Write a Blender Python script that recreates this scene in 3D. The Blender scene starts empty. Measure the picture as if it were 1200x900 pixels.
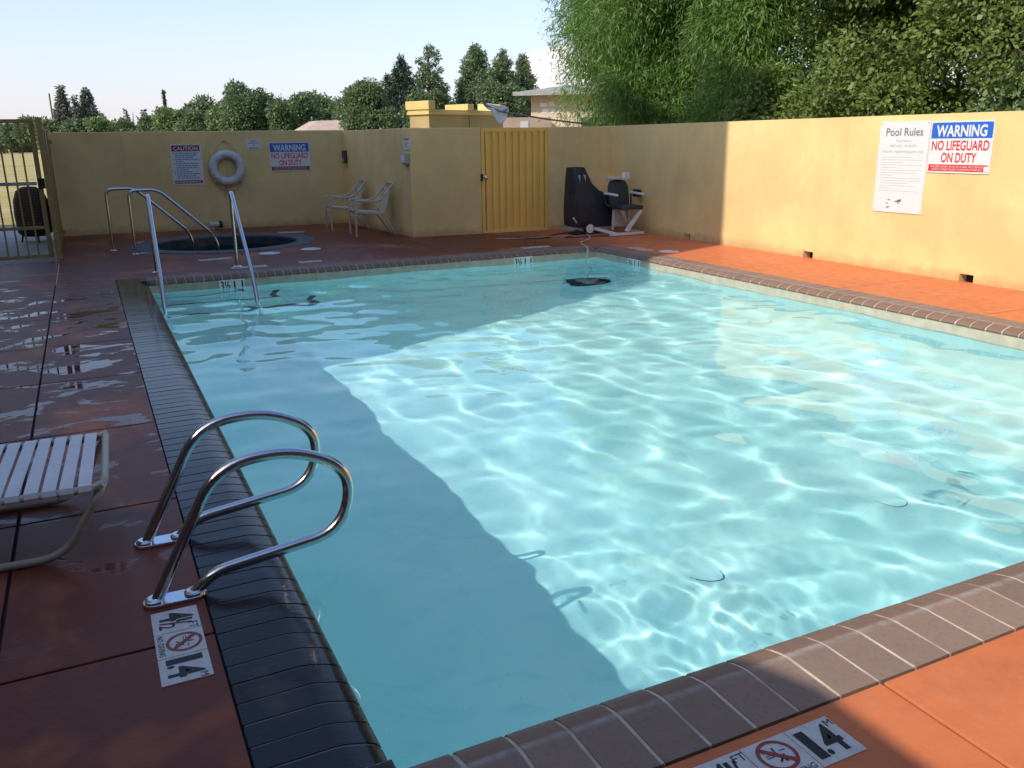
import bpy, bmesh, math, random
import numpy as np
from mathutils import Vector, Matrix

random.seed(7)
RNG = np.random.default_rng(11)
S = bpy.context.scene
COL = S.collection
R = math.radians

# ------------------------------------------------------------------ camera
cam_d = bpy.data.cameras.new("camera")
cam = bpy.data.objects.new("camera", cam_d)
COL.objects.link(cam)
cam_d.sensor_width = 36.0
cam_d.lens = 1004.93 / 1200 * 36.0
cam_d.clip_start = 0.05
cam_d.clip_end = 20000
yaw, pitch, roll = R(25.8209), R(15.9102), R(-0.76596)
fwd = Vector((math.sin(yaw) * math.cos(pitch), math.cos(yaw) * math.cos(pitch), -math.sin(pitch)))
rgt = Vector((math.cos(yaw), -math.sin(yaw), 0))
upv = rgt.cross(fwd)
r2 = rgt * math.cos(roll) + upv * math.sin(roll)
u2 = upv * math.cos(roll) - rgt * math.sin(roll)
cam.matrix_world = Matrix(((r2.x, u2.x, -fwd.x, 0), (r2.y, u2.y, -fwd.y, 0), (r2.z, u2.z, -fwd.z, 1.55), (0, 0, 0, 1)))
S.camera = cam

# ------------------------------------------------------------------ light
SUN_AZ, SUN_EL = R(69.0), R(41.0)          # travel direction of the light, from +Y towards +X
wd = bpy.data.worlds.new("World")
S.world = wd
wd.use_nodes = True
nt = wd.node_tree
bg = nt.nodes["Background"]
sky = nt.nodes.new("ShaderNodeTexSky")
sky.sky_type = 'NISHITA'
sky.sun_disc = False
sky.sun_elevation = SUN_EL
sky.sun_rotation = SUN_AZ + math.pi
sky.altitude = 100
sky.air_density = 1.0
sky.dust_density = 1.2
sky.ozone_density = 4.5
# summer haze: the sky pales evenly towards the horizon, all round
geo = nt.nodes.new("ShaderNodeTexCoord")
sep = nt.nodes.new("ShaderNodeSeparateXYZ")
nt.links.new(geo.outputs["Generated"], sep.inputs[0])
inv = nt.nodes.new("ShaderNodeMath"); inv.operation = 'SUBTRACT'; inv.use_clamp = True
inv.inputs[0].default_value = 1.0
nt.links.new(sep.outputs[2], inv.inputs[1])
pw = nt.nodes.new("ShaderNodeMath"); pw.operation = 'POWER'; pw.inputs[1].default_value = 6.0
nt.links.new(inv.outputs[0], pw.inputs[0])
hz = nt.nodes.new("ShaderNodeMix"); hz.data_type = 'RGBA'; hz.blend_type = 'MIX'
hz.inputs[7].default_value = (3.75, 3.45, 3.75, 1)
am = nt.nodes.new("ShaderNodeMath"); am.operation = 'MULTIPLY'; am.inputs[1].default_value = .9
nt.links.new(pw.outputs[0], am.inputs[0])
nt.links.new(am.outputs[0], hz.inputs[0])
nt.links.new(sky.outputs[0], hz.inputs[6])
nt.links.new(hz.outputs[2], bg.inputs[0])
bg.inputs[1].default_value = 0.14
sd = bpy.data.lights.new("sun", 'SUN')
sd.energy = 2.56
sd.angle = R(0.42)
sd.color = (1.0, 0.93, 0.81)
sun = bpy.data.objects.new("sun", sd)
COL.objects.link(sun)
sdir = Vector((math.sin(SUN_AZ) * math.cos(SUN_EL), math.cos(SUN_AZ) * math.cos(SUN_EL), -math.sin(SUN_EL)))
sun.rotation_euler = sdir.to_track_quat('-Z', 'Y').to_euler()
sun.location = (-20, -8, 30)
sd.cycles.is_caustics_light = True

S.view_settings.view_transform = 'Standard'
S.view_settings.look = 'None'
S.view_settings.exposure = 0.80
S.view_settings.gamma = 1.0
S.render.engine = 'CYCLES'
cy = S.cycles
cy.max_bounces = 14
cy.diffuse_bounces = 7
cy.glossy_bounces = 6
cy.transmission_bounces = 8
cy.transparent_max_bounces = 8
cy.caustics_reflective = True
cy.caustics_refractive = True
cy.sample_clamp_indirect = 4.0
cy.use_denoising = True
try:
    cy.denoiser = 'OPENIMAGEDENOISE'
except Exception:
    pass

# ------------------------------------------------------------------ materials
def mat(name, col=(.5, .5, .5), rough=.6, metal=0.0, spec=.5):
    m = bpy.data.materials.new(name)
    m.use_nodes = True
    b = m.node_tree.nodes["Principled BSDF"]
    b.inputs["Base Color"].default_value = (*col, 1)
    b.inputs["Roughness"].default_value = rough
    b.inputs["Metallic"].default_value = metal
    b.inputs["Specular IOR Level"].default_value = spec
    return m

class NT:
    """small helper round a material's node tree"""
    def __init__(s, m):
        s.m = m; s.t = m.node_tree; s.n = s.t.nodes; s.b = s.n["Principled BSDF"]
    def node(s, typ, **kw):
        nd = s.n.new(typ)
        for k, v in kw.items():
            setattr(nd, k, v)
        return nd
    def link(s, a, b):
        s.t.links.new(a, b)
    def pos(s, scale=(1, 1, 1)):
        g = s.node("ShaderNodeNewGeometry")
        mp = s.node("ShaderNodeMapping")
        mp.inputs["Scale"].default_value = scale
        s.link(g.outputs["Position"], mp.inputs["Vector"])
        return mp.outputs[0]
    def obj(s, scale=(1, 1, 1)):
        g = s.node("ShaderNodeTexCoord")
        mp = s.node("ShaderNodeMapping")
        mp.inputs["Scale"].default_value = scale
        s.link(g.outputs["Object"], mp.inputs["Vector"])
        return mp.outputs[0]
    def noise(s, vec, scale, detail=4, rough=.55, dist=0):
        nd = s.node("ShaderNodeTexNoise")
        nd.inputs["Scale"].default_value = scale
        nd.inputs["Detail"].default_value = detail
        nd.inputs["Roughness"].default_value = rough
        nd.inputs["Distortion"].default_value = dist
        s.link(vec, nd.inputs["Vector"])
        return nd.outputs[0]
    def ramp(s, fac, stops):
        nd = s.node("ShaderNodeValToRGB")
        e = nd.color_ramp.elements
        while len(e) < len(stops):
            e.new(.5)
        for i, (p, c) in enumerate(stops):
            e[i].position = p
            e[i].color = (*c, 1) if len(c) == 3 else c
        s.link(fac, nd.inputs[0])
        return nd.outputs[0]
    def val(s, fac, lo, hi, a=0., b=1.):
        nd = s.node("ShaderNodeMapRange")
        nd.inputs[1].default_value = lo; nd.inputs[2].default_value = hi
        nd.inputs[3].default_value = a; nd.inputs[4].default_value = b
        s.link(fac, nd.inputs[0])
        return nd.outputs[0]
    def math(s, op, a, b=None):
        nd = s.node("ShaderNodeMath", operation=op)
        for i, x in enumerate((a, b)):
            if x is None: continue
            if isinstance(x, (int, float)): nd.inputs[i].default_value = x
            else: s.link(x, nd.inputs[i])
        return nd.outputs[0]
    def mix(s, fac, a, b, blend='MIX'):
        nd = s.node("ShaderNodeMix", data_type='RGBA', blend_type=blend)
        for sock, x in ((nd.inputs[0], fac), (nd.inputs[6], a), (nd.inputs[7], b)):
            if isinstance(x, (int, float)): sock.default_value = x
            elif isinstance(x, tuple): sock.default_value = (*x, 1)
            else: s.link(x, sock)
        return nd.outputs[2]
    def bump(s, h, strength=.3, dist=.01):
        nd = s.node("ShaderNodeBump")
        nd.inputs["Strength"].default_value = strength
        nd.inputs["Distance"].default_value = dist
        s.link(h, nd.inputs["Height"])
        s.link(nd.outputs[0], s.b.inputs["Normal"])
        return nd
    def col(s, x): s.link(x, s.b.inputs["Base Color"])
    def rgh(s, x): s.link(x, s.b.inputs["Roughness"])

def stucco(name, c):
    m = mat(name, c, .85, spec=.25)
    k = NT(m)
    p = k.pos()
    big = k.noise(p, .9, 5, .6)
    mid = k.noise(p, 7, 5, .65)
    drip = k.noise(k.pos((3.2, 3.2, .25)), 1.6, 4)
    d = tuple(x * .80 for x in c)
    l = tuple(min(1, x * 1.08) for x in c)
    a = k.mix(k.val(big, .35, .68), d, l)
    a = k.mix(k.val(mid, .3, .75, 0, .35), a, tuple(x * .82 for x in c))
    a = k.mix(k.val(drip, .58, .75, 0, .22), a, tuple(x * .6 for x in c))
    sep = k.node("ShaderNodeSeparateXYZ"); k.link(p, sep.inputs[0])
    edge = k.math('ADD', sep.outputs[2], k.math('MULTIPLY', mid, -.22))
    a = k.mix(k.val(edge, -.10, .03, .55, 0), a, (c[0] * .42, c[1] * .36, c[2] * .36))
    k.col(a)
    h = k.math('ADD', k.math('MULTIPLY', k.noise(p, 95, 3, .6), .6), k.noise(p, 28, 3))
    k.bump(h, .42, .006)
    return m

M = {}
M['stucco'] = stucco("stucco_tan", (.86, .63, .285))
M['stucco_bright'] = stucco("stucco_yellow", (.68, .50, .20))
M['stucco_ochre'] = stucco("stucco_ochre", (.44, .32, .15))
M['stucco_hotel'] = stucco("stucco_hotel", (.58, .44, .27))
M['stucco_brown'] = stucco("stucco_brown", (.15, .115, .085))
M['stucco_pink'] = stucco("stucco_beige", (.62, .47, .36))

def deck_mat():
    m = mat("deck_paint", (.4, .13, .06), .55, spec=.25)
    k = NT(m)
    p = k.pos()
    big = k.noise(p, 1.1, 5, .6)
    mid = k.noise(p, 9, 5, .6)
    fine = k.noise(p, 70, 2)
    dry = k.mix(k.val(big, .32, .7), (.64, .175, .062), (.70, .215, .082))
    dry = k.mix(k.val(mid, .42, .72, 0, .5), dry, (.47, .135, .06))
    dry = k.mix(k.val(k.noise(p, 34, 3), .62, .8, 0, .5), dry, (.56, .25, .14))
    dry = k.mix(k.val(k.noise(p, 3.2, 6, .7, .8), .56, .72, 0, .4), dry, (.58, .27, .17))
    dry = k.mix(k.val(k.noise(p, 210, 2), .66, .76, 0, .5), dry, (.30, .11, .06))
    dry = k.mix(k.val(k.noise(p, 48, 3, .7), .69, .74, 0, .45), dry, (.72, .40, .27))
    dry = k.mix(k.val(k.noise(p, .55, 7, .75, 1.2), .54, .62, 0, .22), dry, (.36, .12, .06))
    info = k.node("ShaderNodeObjectInfo")
    dry = k.mix(k.val(info.outputs["Random"], 0, 1, 0, .22), dry, (.44, .13, .065))
    # wet film on the left walk, widened and darkened to deepen the shade
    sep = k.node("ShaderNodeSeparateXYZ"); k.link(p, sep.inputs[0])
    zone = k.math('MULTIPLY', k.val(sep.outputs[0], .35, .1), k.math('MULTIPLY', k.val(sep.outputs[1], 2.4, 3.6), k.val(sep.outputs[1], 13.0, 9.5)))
    far_shade = k.math('MULTIPLY', k.val(sep.outputs[0], 7.6, 6.2), k.val(sep.outputs[1], 11.0, 11.4))  # building shade on the far deck, painted in as darker colour
    damp_shade_zone = k.math('MAXIMUM', k.val(sep.outputs[0], .8, .2), far_shade)
    damp_shade = k.math('MULTIPLY', damp_shade_zone, k.val(k.noise(k.pos((1, .8, 1)), 1.3, 4, .6, .3), .18, .48))
    pud = k.noise(k.pos((.8, 1.5, 1)), 3.1, 6, .6, .5)
    near_far = k.math('MULTIPLY', k.val(sep.outputs[1], 4.6, 6.6), k.val(sep.outputs[1], 11.4, 9.6))
    bias = k.math('ADD', pud, k.math('MULTIPLY', near_far, .062))
    puddle = k.math('MULTIPLY', zone, k.val(bias, .595, .625))
    wet = k.math('MAXIMUM', k.math('MULTIPLY', damp_shade, .88), puddle)  # real wetness together with the painted shade
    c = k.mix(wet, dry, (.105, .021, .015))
    k.col(c)
    r = k.val(mid, .3, .7, .42, .62)
    r = k.mix(k.math('MULTIPLY', damp_shade, .8), r, (.44, .44, .44))
    r = k.mix(puddle, r, (.02, .02, .02))
    k.rgh(r)
    hh = k.math('ADD', k.math('MULTIPLY', fine, .5), k.noise(p, 45, 3))
    hh = k.math('MULTIPLY', hh, k.math('SUBTRACT', 1.0, puddle))
    k.bump(hh, .22, .004)
    return m
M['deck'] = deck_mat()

def concrete(name, c, rough=.85, s=1.0):
    m = mat(name, c, rough, spec=.3)
    k = NT(m); p = k.pos()
    a = k.mix(k.val(k.noise(p, 2.2 * s, 5), .3, .7), tuple(x * .8 for x in c), tuple(min(1, x * 1.1) for x in c))
    a = k.mix(k.val(k.noise(p, 24 * s, 4), .5, .75, 0, .4), a, tuple(x * .65 for x in c))
    k.col(a)
    k.bump(k.noise(p, 80 * s, 3), .3, .004)
    return m
M['joint'] = concrete("joint_dark", (.045, .028, .026))
M['concrete'] = concrete("concrete_slab", (.42, .41, .39))
M['grout'] = concrete("grout", (.64, .56, .46), .9, 3.0)
_k = NT(M['grout']); _p = _k.pos(); _s = _k.node("ShaderNodeSeparateXYZ"); _k.link(_p, _s.inputs[0])
_dry = _k.b.inputs["Base Color"].links[0].from_socket
_dirt = _k.mix(_k.val(_k.noise(_p, 7, 4), .45, .7, 0, .7), _dry, (.26, .21, .17))
_k.col(_k.mix(_k.math('MULTIPLY', _k.val(_s.outputs[0], .62, .50), .9), _dirt, (.13, .13, .14)))   # soaked on the left run
M['dry_wall_cap'] = concrete("parapet_cap", (.70, .56, .27))

def coping_mat():
    m = mat("coping_tile", (.2, .14, .11), .45, spec=.22)
    k = NT(m); p = k.pos()
    info = k.node("ShaderNodeObjectInfo")
    base = k.ramp(info.outputs["Random"], [(0, (.25, .160, .118)), (.4, (.295, .195, .150)), (.75, (.23, .155, .122)), (1, (.32, .21, .155))])
    base = k.mix(k.val(k.noise(p, 16, 5, .65), .4, .75, 0, .6), base, (.28, .205, .165))
    base = k.mix(k.val(k.noise(p, 60, 3), .55, .8, 0, .5), base, (.13, .09, .075))
    tc = k.node("ShaderNodeTexCoord"); so = k.node("ShaderNodeSeparateXYZ"); k.link(tc.outputs["Object"], so.inputs[0])
    lx = so.outputs[0]
    nose = k.val(lx, .222, .236)
    base = k.mix(k.math('MULTIPLY', nose, .55), base, (.20, .105, .065))
    line = k.math('MULTIPLY', k.val(lx, .196, .216), k.val(lx, .236, .222))
    base = k.mix(k.math('MULTIPLY', line, k.val(k.noise(p, 20, 4), .35, .65, .1, .7)), base, (.42, .37, .34))
    # splashed dark and glossy on the left run
    sep = k.node("ShaderNodeSeparateXYZ"); k.link(p, sep.inputs[0])
    wetx = k.val(sep.outputs[0], .62, .5)
    wet = k.math('MULTIPLY', wetx, k.val(k.noise(k.pos((1, .6, 1)), 1.4, 4), .18, .42))
    base = k.mix(wet, base, (.034, .030, .033))
    k.col(base)
    r = k.val(k.noise(p, 30, 3), .3, .7, .5, .68)
    r = k.mix(wet, r, (.12, .12, .12))
    k.rgh(r)
    hh = k.math('ADD', k.noise(k.pos((9, 40, 9)), 1.0, 3), k.math('MULTIPLY', k.noise(p, 130, 2), .5))
    k.bump(hh, .20, .004)
    return m
M['coping'] = coping_mat()

def tile_band():
    m = mat("waterline_tile", (.62, .56, .45), .3)
    k = NT(m); p = k.pos()
    a = k.mix(k.val(k.noise(p, 9, 4), .35, .7), (.42, .385, .29), (.56, .515, .40))
    a = k.mix(k.val(k.noise(p, 60, 3), .5, .8, 0, .5), a, (.40, .37, .30))
    k.col(a)
    return m
M['tile'] = tile_band()

def plaster():
    m = mat("pool_plaster", (.55, .82, .84), .8, spec=.2)
    k = NT(m); p = k.pos()
    a = k.mix(k.val(k.noise(p, 1.2, 5), .3, .7), (.62, .91, .905), (.73, .945, .935))
    a = k.mix(k.val(k.noise(p, 14, 4), .5, .8, 0, .25), a, (.50, .88, .90))
    a = k.mix(k.val(k.noise(p, 2.6, 6, .7, 1.0), .52, .66, 0, .5), a, (.46, .80, .83))
    a = k.mix(k.val(k.noise(p, 60, 2), .70, .76, 0, .5), a, (.32, .52, .54))
    k.col(a)
    return m
M['plaster'] = plaster()
M['step_trim'] = mat("step_trim_tile", (.012, .03, .06), .3)

def water_mat():
    m = bpy.data.materials.new("water")
    m.use_nodes = True
    t = m.node_tree
    t.nodes.remove(t.nodes["Principled BSDF"])
    g = t.nodes.new("ShaderNodeBsdfGlass")
    g.distribution = 'GGX'
    g.inputs["Color"].default_value = (.865, .958, .962, 1)
    g.inputs["Roughness"].default_value = 0.0
    g.inputs["IOR"].default_value = 1.333
    t.links.new(g.outputs[0], t.nodes["Material Output"].inputs["Surface"])
    return m
M['water'] = water_mat()

def steel():
    m = mat("stainless_steel", (.62, .62, .64), .16, 1.0)
    k = NT(m); p = k.pos()
    k.rgh(k.val(k.noise(p, 40, 3), .3, .7, .10, .24))
    return m
M['steel'] = steel()
M['chrome'] = mat("chrome_plate", (.75, .76, .8), .12, 1.0)
def paint(name, c, rough=.5, metal=0., vary=.15, sc=14):
    m = mat(name, c, rough, metal)
    k = NT(m); p = k.obj()
    k.col(k.mix(k.val(k.noise(p, sc, 4), .3, .7), tuple(x * (1 - vary) for x in c), tuple(min(1, x * (1 + vary)) for x in c)))
    k.bump(k.noise(p, sc * 9, 2), .08, .003)
    return m
M['yellow_metal'] = paint("yellow_painted_steel", (.92, .58, .14), .5, vary=.05, sc=3)
M['fence_paint'] = paint("ochre_painted_steel", (.36, .235, .08), .55)
M['white'] = paint("white_plastic", (.72, .72, .70), .45, vary=.05)
M['ring_white'] = paint("lifering_white", (.60, .60, .60), .6, vary=.12)
M['sign_white'] = paint("sign_white", (.70, .70, .69), .35, vary=.02)
M['depth_white'] = paint("depth_tile", (.80, .80, .77), .3, vary=.05, sc=30)
M['marker_white'] = paint("marker_tile", (.60, .58, .55), .35, vary=.10, sc=30)
M['strap'] = paint("vinyl_strap", (.66, .64, .66), .45, vary=.06)
M['strap_tan'] = paint("vinyl_strap_tan", (.50, .46, .38), .5, vary=.08)
M['frame_tan'] = paint("tube_tan", (.42, .36, .29), .4, vary=.08)
M['frame_light'] = paint("tube_light", (.50, .45, .37), .4, vary=.08)
M['black'] = mat("black_print", (.012, .012, .014), .5)
M['dark'] = paint("dark_rubber", (.02, .02, .022), .6, vary=.2)
M['blue'] = mat("sign_blue", (.03, .13, .55), .4)
M['red'] = mat("sign_red", (.62, .03, .025), .4)
M['maroon'] = mat("sign_maroon", (.30, .025, .03), .4)
M['ink_blue'] = mat("small_print_blue", (.12, .22, .48), .5)
M['ink_grey'] = mat("small_print_grey", (.42, .42, .40), .5)
M['ink_dark'] = mat("print_grey", (.16, .16, .16), .5)
M['cover_cloth'] = paint("navy_vinyl_cover", (.018, .022, .036), .5, vary=.3, sc=6)
M['seat_vinyl'] = paint("slate_vinyl", (.03, .042, .058), .42, vary=.2, sc=8)
M['grey_metal'] = paint("grey_box", (.34, .34, .34), .5)
M['bronze'] = paint("bronze_box", (.06, .055, .05), .5)
M['rope'] = paint("rope", (.45, .40, .32), .8)
M['cord'] = mat("black_cord", (.03, .03, .03), .5)
M['net'] = paint("net_cloth", (.80, .82, .85), .7, vary=.1)
M['alu'] = mat("aluminium_pole", (.30, .32, .34), .4, 1.0)
M['bbq'] = paint("grill_cover", (.018, .017, .018), .7, vary=.3, sc=6)
M['roof_tan'] = concrete("roof_shingle_tan", (.46, .34, .27), .9, 1.5)
M['roof_grey'] = concrete("roof_shingle_grey", (.30, .31, .28), .9, 1.5)
M['glass_dark'] = mat("window_glass", (.03, .04, .05), .06)
M['trim'] = paint("window_trim", (.45, .42, .38), .5)
M['bead_blue'] = mat("bead_blue", (.02, .07, .35), .4)
M['pipe_white'] = paint("pvc_white", (.55, .53, .50), .5)
M['asphalt'] = concrete("asphalt", (.05, .05, .05))
M['car_white'] = mat("car_white", (.7, .7, .7), .25)
M['drain'] = concrete("drain_lid", (.34, .30, .25))

def grass_mat():
    m = mat("dry_grass", (.5, .4, .18), .95, spec=.1)
    k = NT(m); p = k.pos()
    a = k.mix(k.val(k.noise(p, .35, 5), .3, .7), (.42, .33, .13), (.56, .46, .24))
    a = k.mix(k.val(k.noise(p, 6, 6, .7), .4, .7, 0, .7), a, (.34, .29, .10))
    a = k.mix(k.val(k.noise(p, .08, 3), .5, .7, 0, .4), a, (.28, .27, .09))
    k.col(a)
    k.bump(k.noise(p, 25, 5), .7, .05)
    return m
M['grass'] = grass_mat()
def hill_mat():
    m = mat("pale_dry_hill", (.62, .55, .52), .95, spec=.1)
    k = NT(m); p = k.pos()
    k.col(k.mix(k.val(k.noise(p, .003, 6), .3, .7), (.66, .60, .58), (.74, .68, .66)))
    return m
M['hill'] = hill_mat()

def leaf(name, cols, trans=.35, rough=.45):
    m = mat(name, cols[1], rough, spec=.35)
    k = NT(m)
    g = k.node("ShaderNodeNewGeometry")
    c = k.ramp(g.outputs["Random Per Island"], [(0, cols[0]), (.5, cols[1]), (1, cols[2])])
    oi = k.node("ShaderNodeObjectInfo")
    c = k.mix(k.val(oi.outputs["Random"], 0, 1, 0, .45), c, (cols[2][0] * 1.1, cols[2][1], cols[2][2] * .9))
    c = k.mix(k.val(k.noise(k.pos(), .9, 3), .35, .65, 0, .35), c, cols[0])
    k.col(c)
    tr = k.node("ShaderNodeBsdfTranslucent")
    k.link(k.mix(.5, c, tuple(min(1, x * 1.6) for x in cols[2])), tr.inputs[0])
    mx = k.node("ShaderNodeMixShader"); mx.inputs[0].default_value = trans
    out = k.n["Material Output"]
    k.link(k.b.outputs[0], mx.inputs[1]); k.link(tr.outputs[0], mx.inputs[2])
    k.link(mx.outputs[0], out.inputs["Surface"])
    return m
M['leaf_willow'] = leaf("leaf_narrow", [(.07, .145, .028), (.12, .225, .045), (.19, .31, .075)])
M['leaf_broad'] = leaf("leaf_broad", [(.10, .155, .032), (.175, .24, .055), (.26, .31, .10)])
M['leaf_far'] = leaf("leaf_far", [(.07, .115, .045), (.115, .175, .07), (.165, .22, .10)], .25)
M['leaf_far_light'] = leaf("leaf_far_light", [(.09, .14, .05), (.14, .20, .075), (.20, .26, .10)], .25)
M['leaf_conifer'] = leaf("leaf_conifer", [(.025, .045, .028), (.045, .07, .042), (.075, .10, .06)], .15)
M['leaf_cedar'] = leaf("leaf_cedar", [(.06, .075, .055), (.09, .11, .08), (.13, .14, .11)], .15)
M['bark'] = concrete("bark", (.12, .085, .06), .95, 2)

# ------------------------------------------------------------------ mesh helpers
def tag(o, label=None, cat=None, group=None, kind=None):
    if label: o["label"] = label
    if cat: o["category"] = cat
    if group: o["group"] = group
    if kind: o["kind"] = kind
    return o

def empty(name, loc=(0, 0, 0), rz=0, label=None, cat=None, group=None):
    o = bpy.data.objects.new(name, None)
    o.empty_display_size = .2
    COL.objects.link(o)
    o.location = loc
    o.rotation_euler = (0, 0, rz)
    return tag(o, label, cat, group)

class MB:
    def __init__(s):
        s.v = []; s.f = []
    def add(s, vs, fs):
        n = len(s.v)
        s.v += [tuple(v) for v in vs]
        s.f += [tuple(i + n for i in f) for f in fs]
        return s
    def box(s, x0, x1, y0, y1, z0, z1):
        return s.add([(x0, y0, z0), (x1, y0, z0), (x1, y1, z0), (x0, y1, z0), (x0, y0, z1), (x1, y0, z1), (x1, y1, z1), (x0, y1, z1)],
                     [(3, 2, 1, 0), (4, 5, 6, 7), (0, 1, 5, 4), (1, 2, 6, 5), (2, 3, 7, 6), (3, 0, 4, 7)])
    def obox(s, a, b, w, h):
        """bar from a to b, w wide, h high"""
        a, b = Vector(a), Vector(b)
        d = (b - a).normalized()
        side = d.cross(Vector((0, 0, 1)))
        if side.length < 1e-4: side = Vector((1, 0, 0))
        side.normalize(); up = side.cross(d)
        vs = []
        for p in (a, b):
            for i, j in ((-1, -1), (1, -1), (1, 1), (-1, 1)):
                vs.append(p + side * (w / 2 * i) + up * (h / 2 * j))
        return s.add(vs, [(3, 2, 1, 0), (4, 5, 6, 7), (0, 1, 5, 4), (1, 2, 6, 5), (2, 3, 7, 6), (3, 0, 4, 7)])
    def prism(s, pts, axis, a, b):
        """2-D outline swept along axis from a to b"""
        n = len(pts)
        def mk(p, t):
            return {'x': (t, p[0], p[1]), 'y': (p[0], t, p[1]), 'z': (p[0], p[1], t)}[axis]
        vs = [mk(p, a) for p in pts] + [mk(p, b) for p in pts]
        fs = [tuple(range(n))[::-1], tuple(range(n, 2 * n))]
        fs += [(i, (i + 1) % n, n + (i + 1) % n, n + i) for i in range(n)]
        return s.add(vs, fs)
    def tube(s, path, r, n=10, cap=True, closed=False):
        P = [Vector(p) for p in path]
        m = len(P)
        rr = r if isinstance(r, (list, tuple)) else [r] * m
        T = []
        for i in range(m):
            if closed: d = P[(i + 1) % m] - P[i - 1]
            else: d = P[min(i + 1, m - 1)] - P[max(i - 1, 0)]
            T.append(d.normalized())
        ref = Vector((0, 0, 1)) if abs(T[0].z) < .9 else Vector((1, 0, 0))
        u = T[0].cross(ref).normalized()
        vs = []
        for i in range(m):
            u = (u - T[i] * u.dot(T[i])).normalized()
            w = T[i].cross(u)
            for k in range(n):
                a = 2 * math.pi * k / n
                vs.append(P[i] + (u * math.cos(a) + w * math.sin(a)) * rr[i])
        fs = []
        for i in range(m if closed else m - 1):
            j = (i + 1) % m
            for k in range(n):
                l = (k + 1) % n
                fs.append((i * n + k, i * n + l, j * n + l, j * n + k))
        if cap and not closed:
            fs.append(tuple(range(n))[::-1]); fs.append(tuple(range((m - 1) * n, m * n)))
        return s.add(vs, fs)
    def lathe(s, prof, n=24, c=(0, 0, 0), cap=True):
        vs = []
        for r, z in prof:
            for k in range(n):
                a = 2 * math.pi * k / n
                vs.append((c[0] + r * math.cos(a), c[1] + r * math.sin(a), c[2] + z))
        fs = []
        for i in range(len(prof) - 1):
            for k in range(n):
                l = (k + 1) % n
                fs.append((i * n + k, i * n + l, (i + 1) * n + l, (i + 1) * n + k))
        if cap and prof[0][0] > 1e-6: fs.append(tuple(range(n))[::-1])
        if cap and prof[-1][0] > 1e-6: fs.append(tuple(range((len(prof) - 1) * n, len(prof) * n)))
        return s.add(vs, fs)
    def mesh(s, name, m=None, smooth=False, bevel=0, auto=None):
        me = bpy.data.meshes.new(name)
        me.from_pydata(s.v, [], s.f)
        bm = bmesh.new(); bm.from_mesh(me)
        bmesh.ops.remove_doubles(bm, verts=bm.verts, dist=1e-6)
        bmesh.ops.recalc_face_normals(bm, faces=bm.faces)
        if bevel:
            ed = [e for e in bm.edges if len(e.link_faces) == 2 and e.calc_face_angle(0) > .6]
            bmesh.ops.bevel(bm, geom=ed, offset=bevel, segments=2, affect='EDGES', profile=.6)
        if smooth:
            for f in bm.faces: f.smooth = True
            for e in bm.edges:
                if len(e.link_faces) == 2 and e.calc_face_angle(0) > R(auto or 40): e.smooth = False
        bm.to_mesh(me); bm.free()
        if m: me.materials.append(m)
        return me
    def build(s, name, m, parent=None, smooth=False, bevel=0, auto=None):
        return link(name, s.mesh(name, m, smooth, bevel, auto), parent)

def link(name, me, parent=None, loc=None):
    o = bpy.data.objects.new(name, me)
    COL.objects.link(o)
    if parent: o.parent = parent
    if loc: o.location = loc
    return o

def copy_tree(o, parent=None):
    c = o.copy()
    COL.objects.link(c)
    if parent: c.parent = parent
    for ch in [x for x in S.objects if x.parent == o]:
        copy_tree(ch, c)
    return c

def fillet(pts, r, n=6):
    P = [Vector(p) for p in pts]
    out = [P[0]]
    rr = r if isinstance(r, (list, tuple)) else [r] * len(P)
    for i in range(1, len(P) - 1):
        a, b, c = P[i - 1], P[i], P[i + 1]
        d1, d2 = (a - b), (c - b)
        q = min(rr[i], d1.length * .49, d2.length * .49)
        s0, s1 = b + d1.normalized() * q, b + d2.normalized() * q
        for k in range(n + 1):
            t = k / n
            out.append(s0 * (1 - t) ** 2 + b * 2 * t * (1 - t) + s1 * t * t)
    out.append(P[-1])
    return out

def setmesh(name, verts, faces, m, smooth=False):
    """fast quad/tri mesh from numpy arrays"""
    me = bpy.data.meshes.new(name)
    nv, (nf, k) = len(verts), faces.shape
    me.vertices.add(nv); me.vertices.foreach_set("co", verts.astype(np.float32).ravel())
    me.loops.add(nf * k); me.loops.foreach_set("vertex_index", faces.astype(np.int32).ravel())
    me.polygons.add(nf)
    me.polygons.foreach_set("loop_start", np.arange(0, nf * k, k, dtype=np.int32))
    me.polygons.foreach_set("loop_total", np.full(nf, k, dtype=np.int32))
    if smooth: me.polygons.foreach_set("use_smooth", np.ones(nf, dtype=bool))
    me.update(calc_edges=True)
    me.materials.append(m)
    return me

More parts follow.
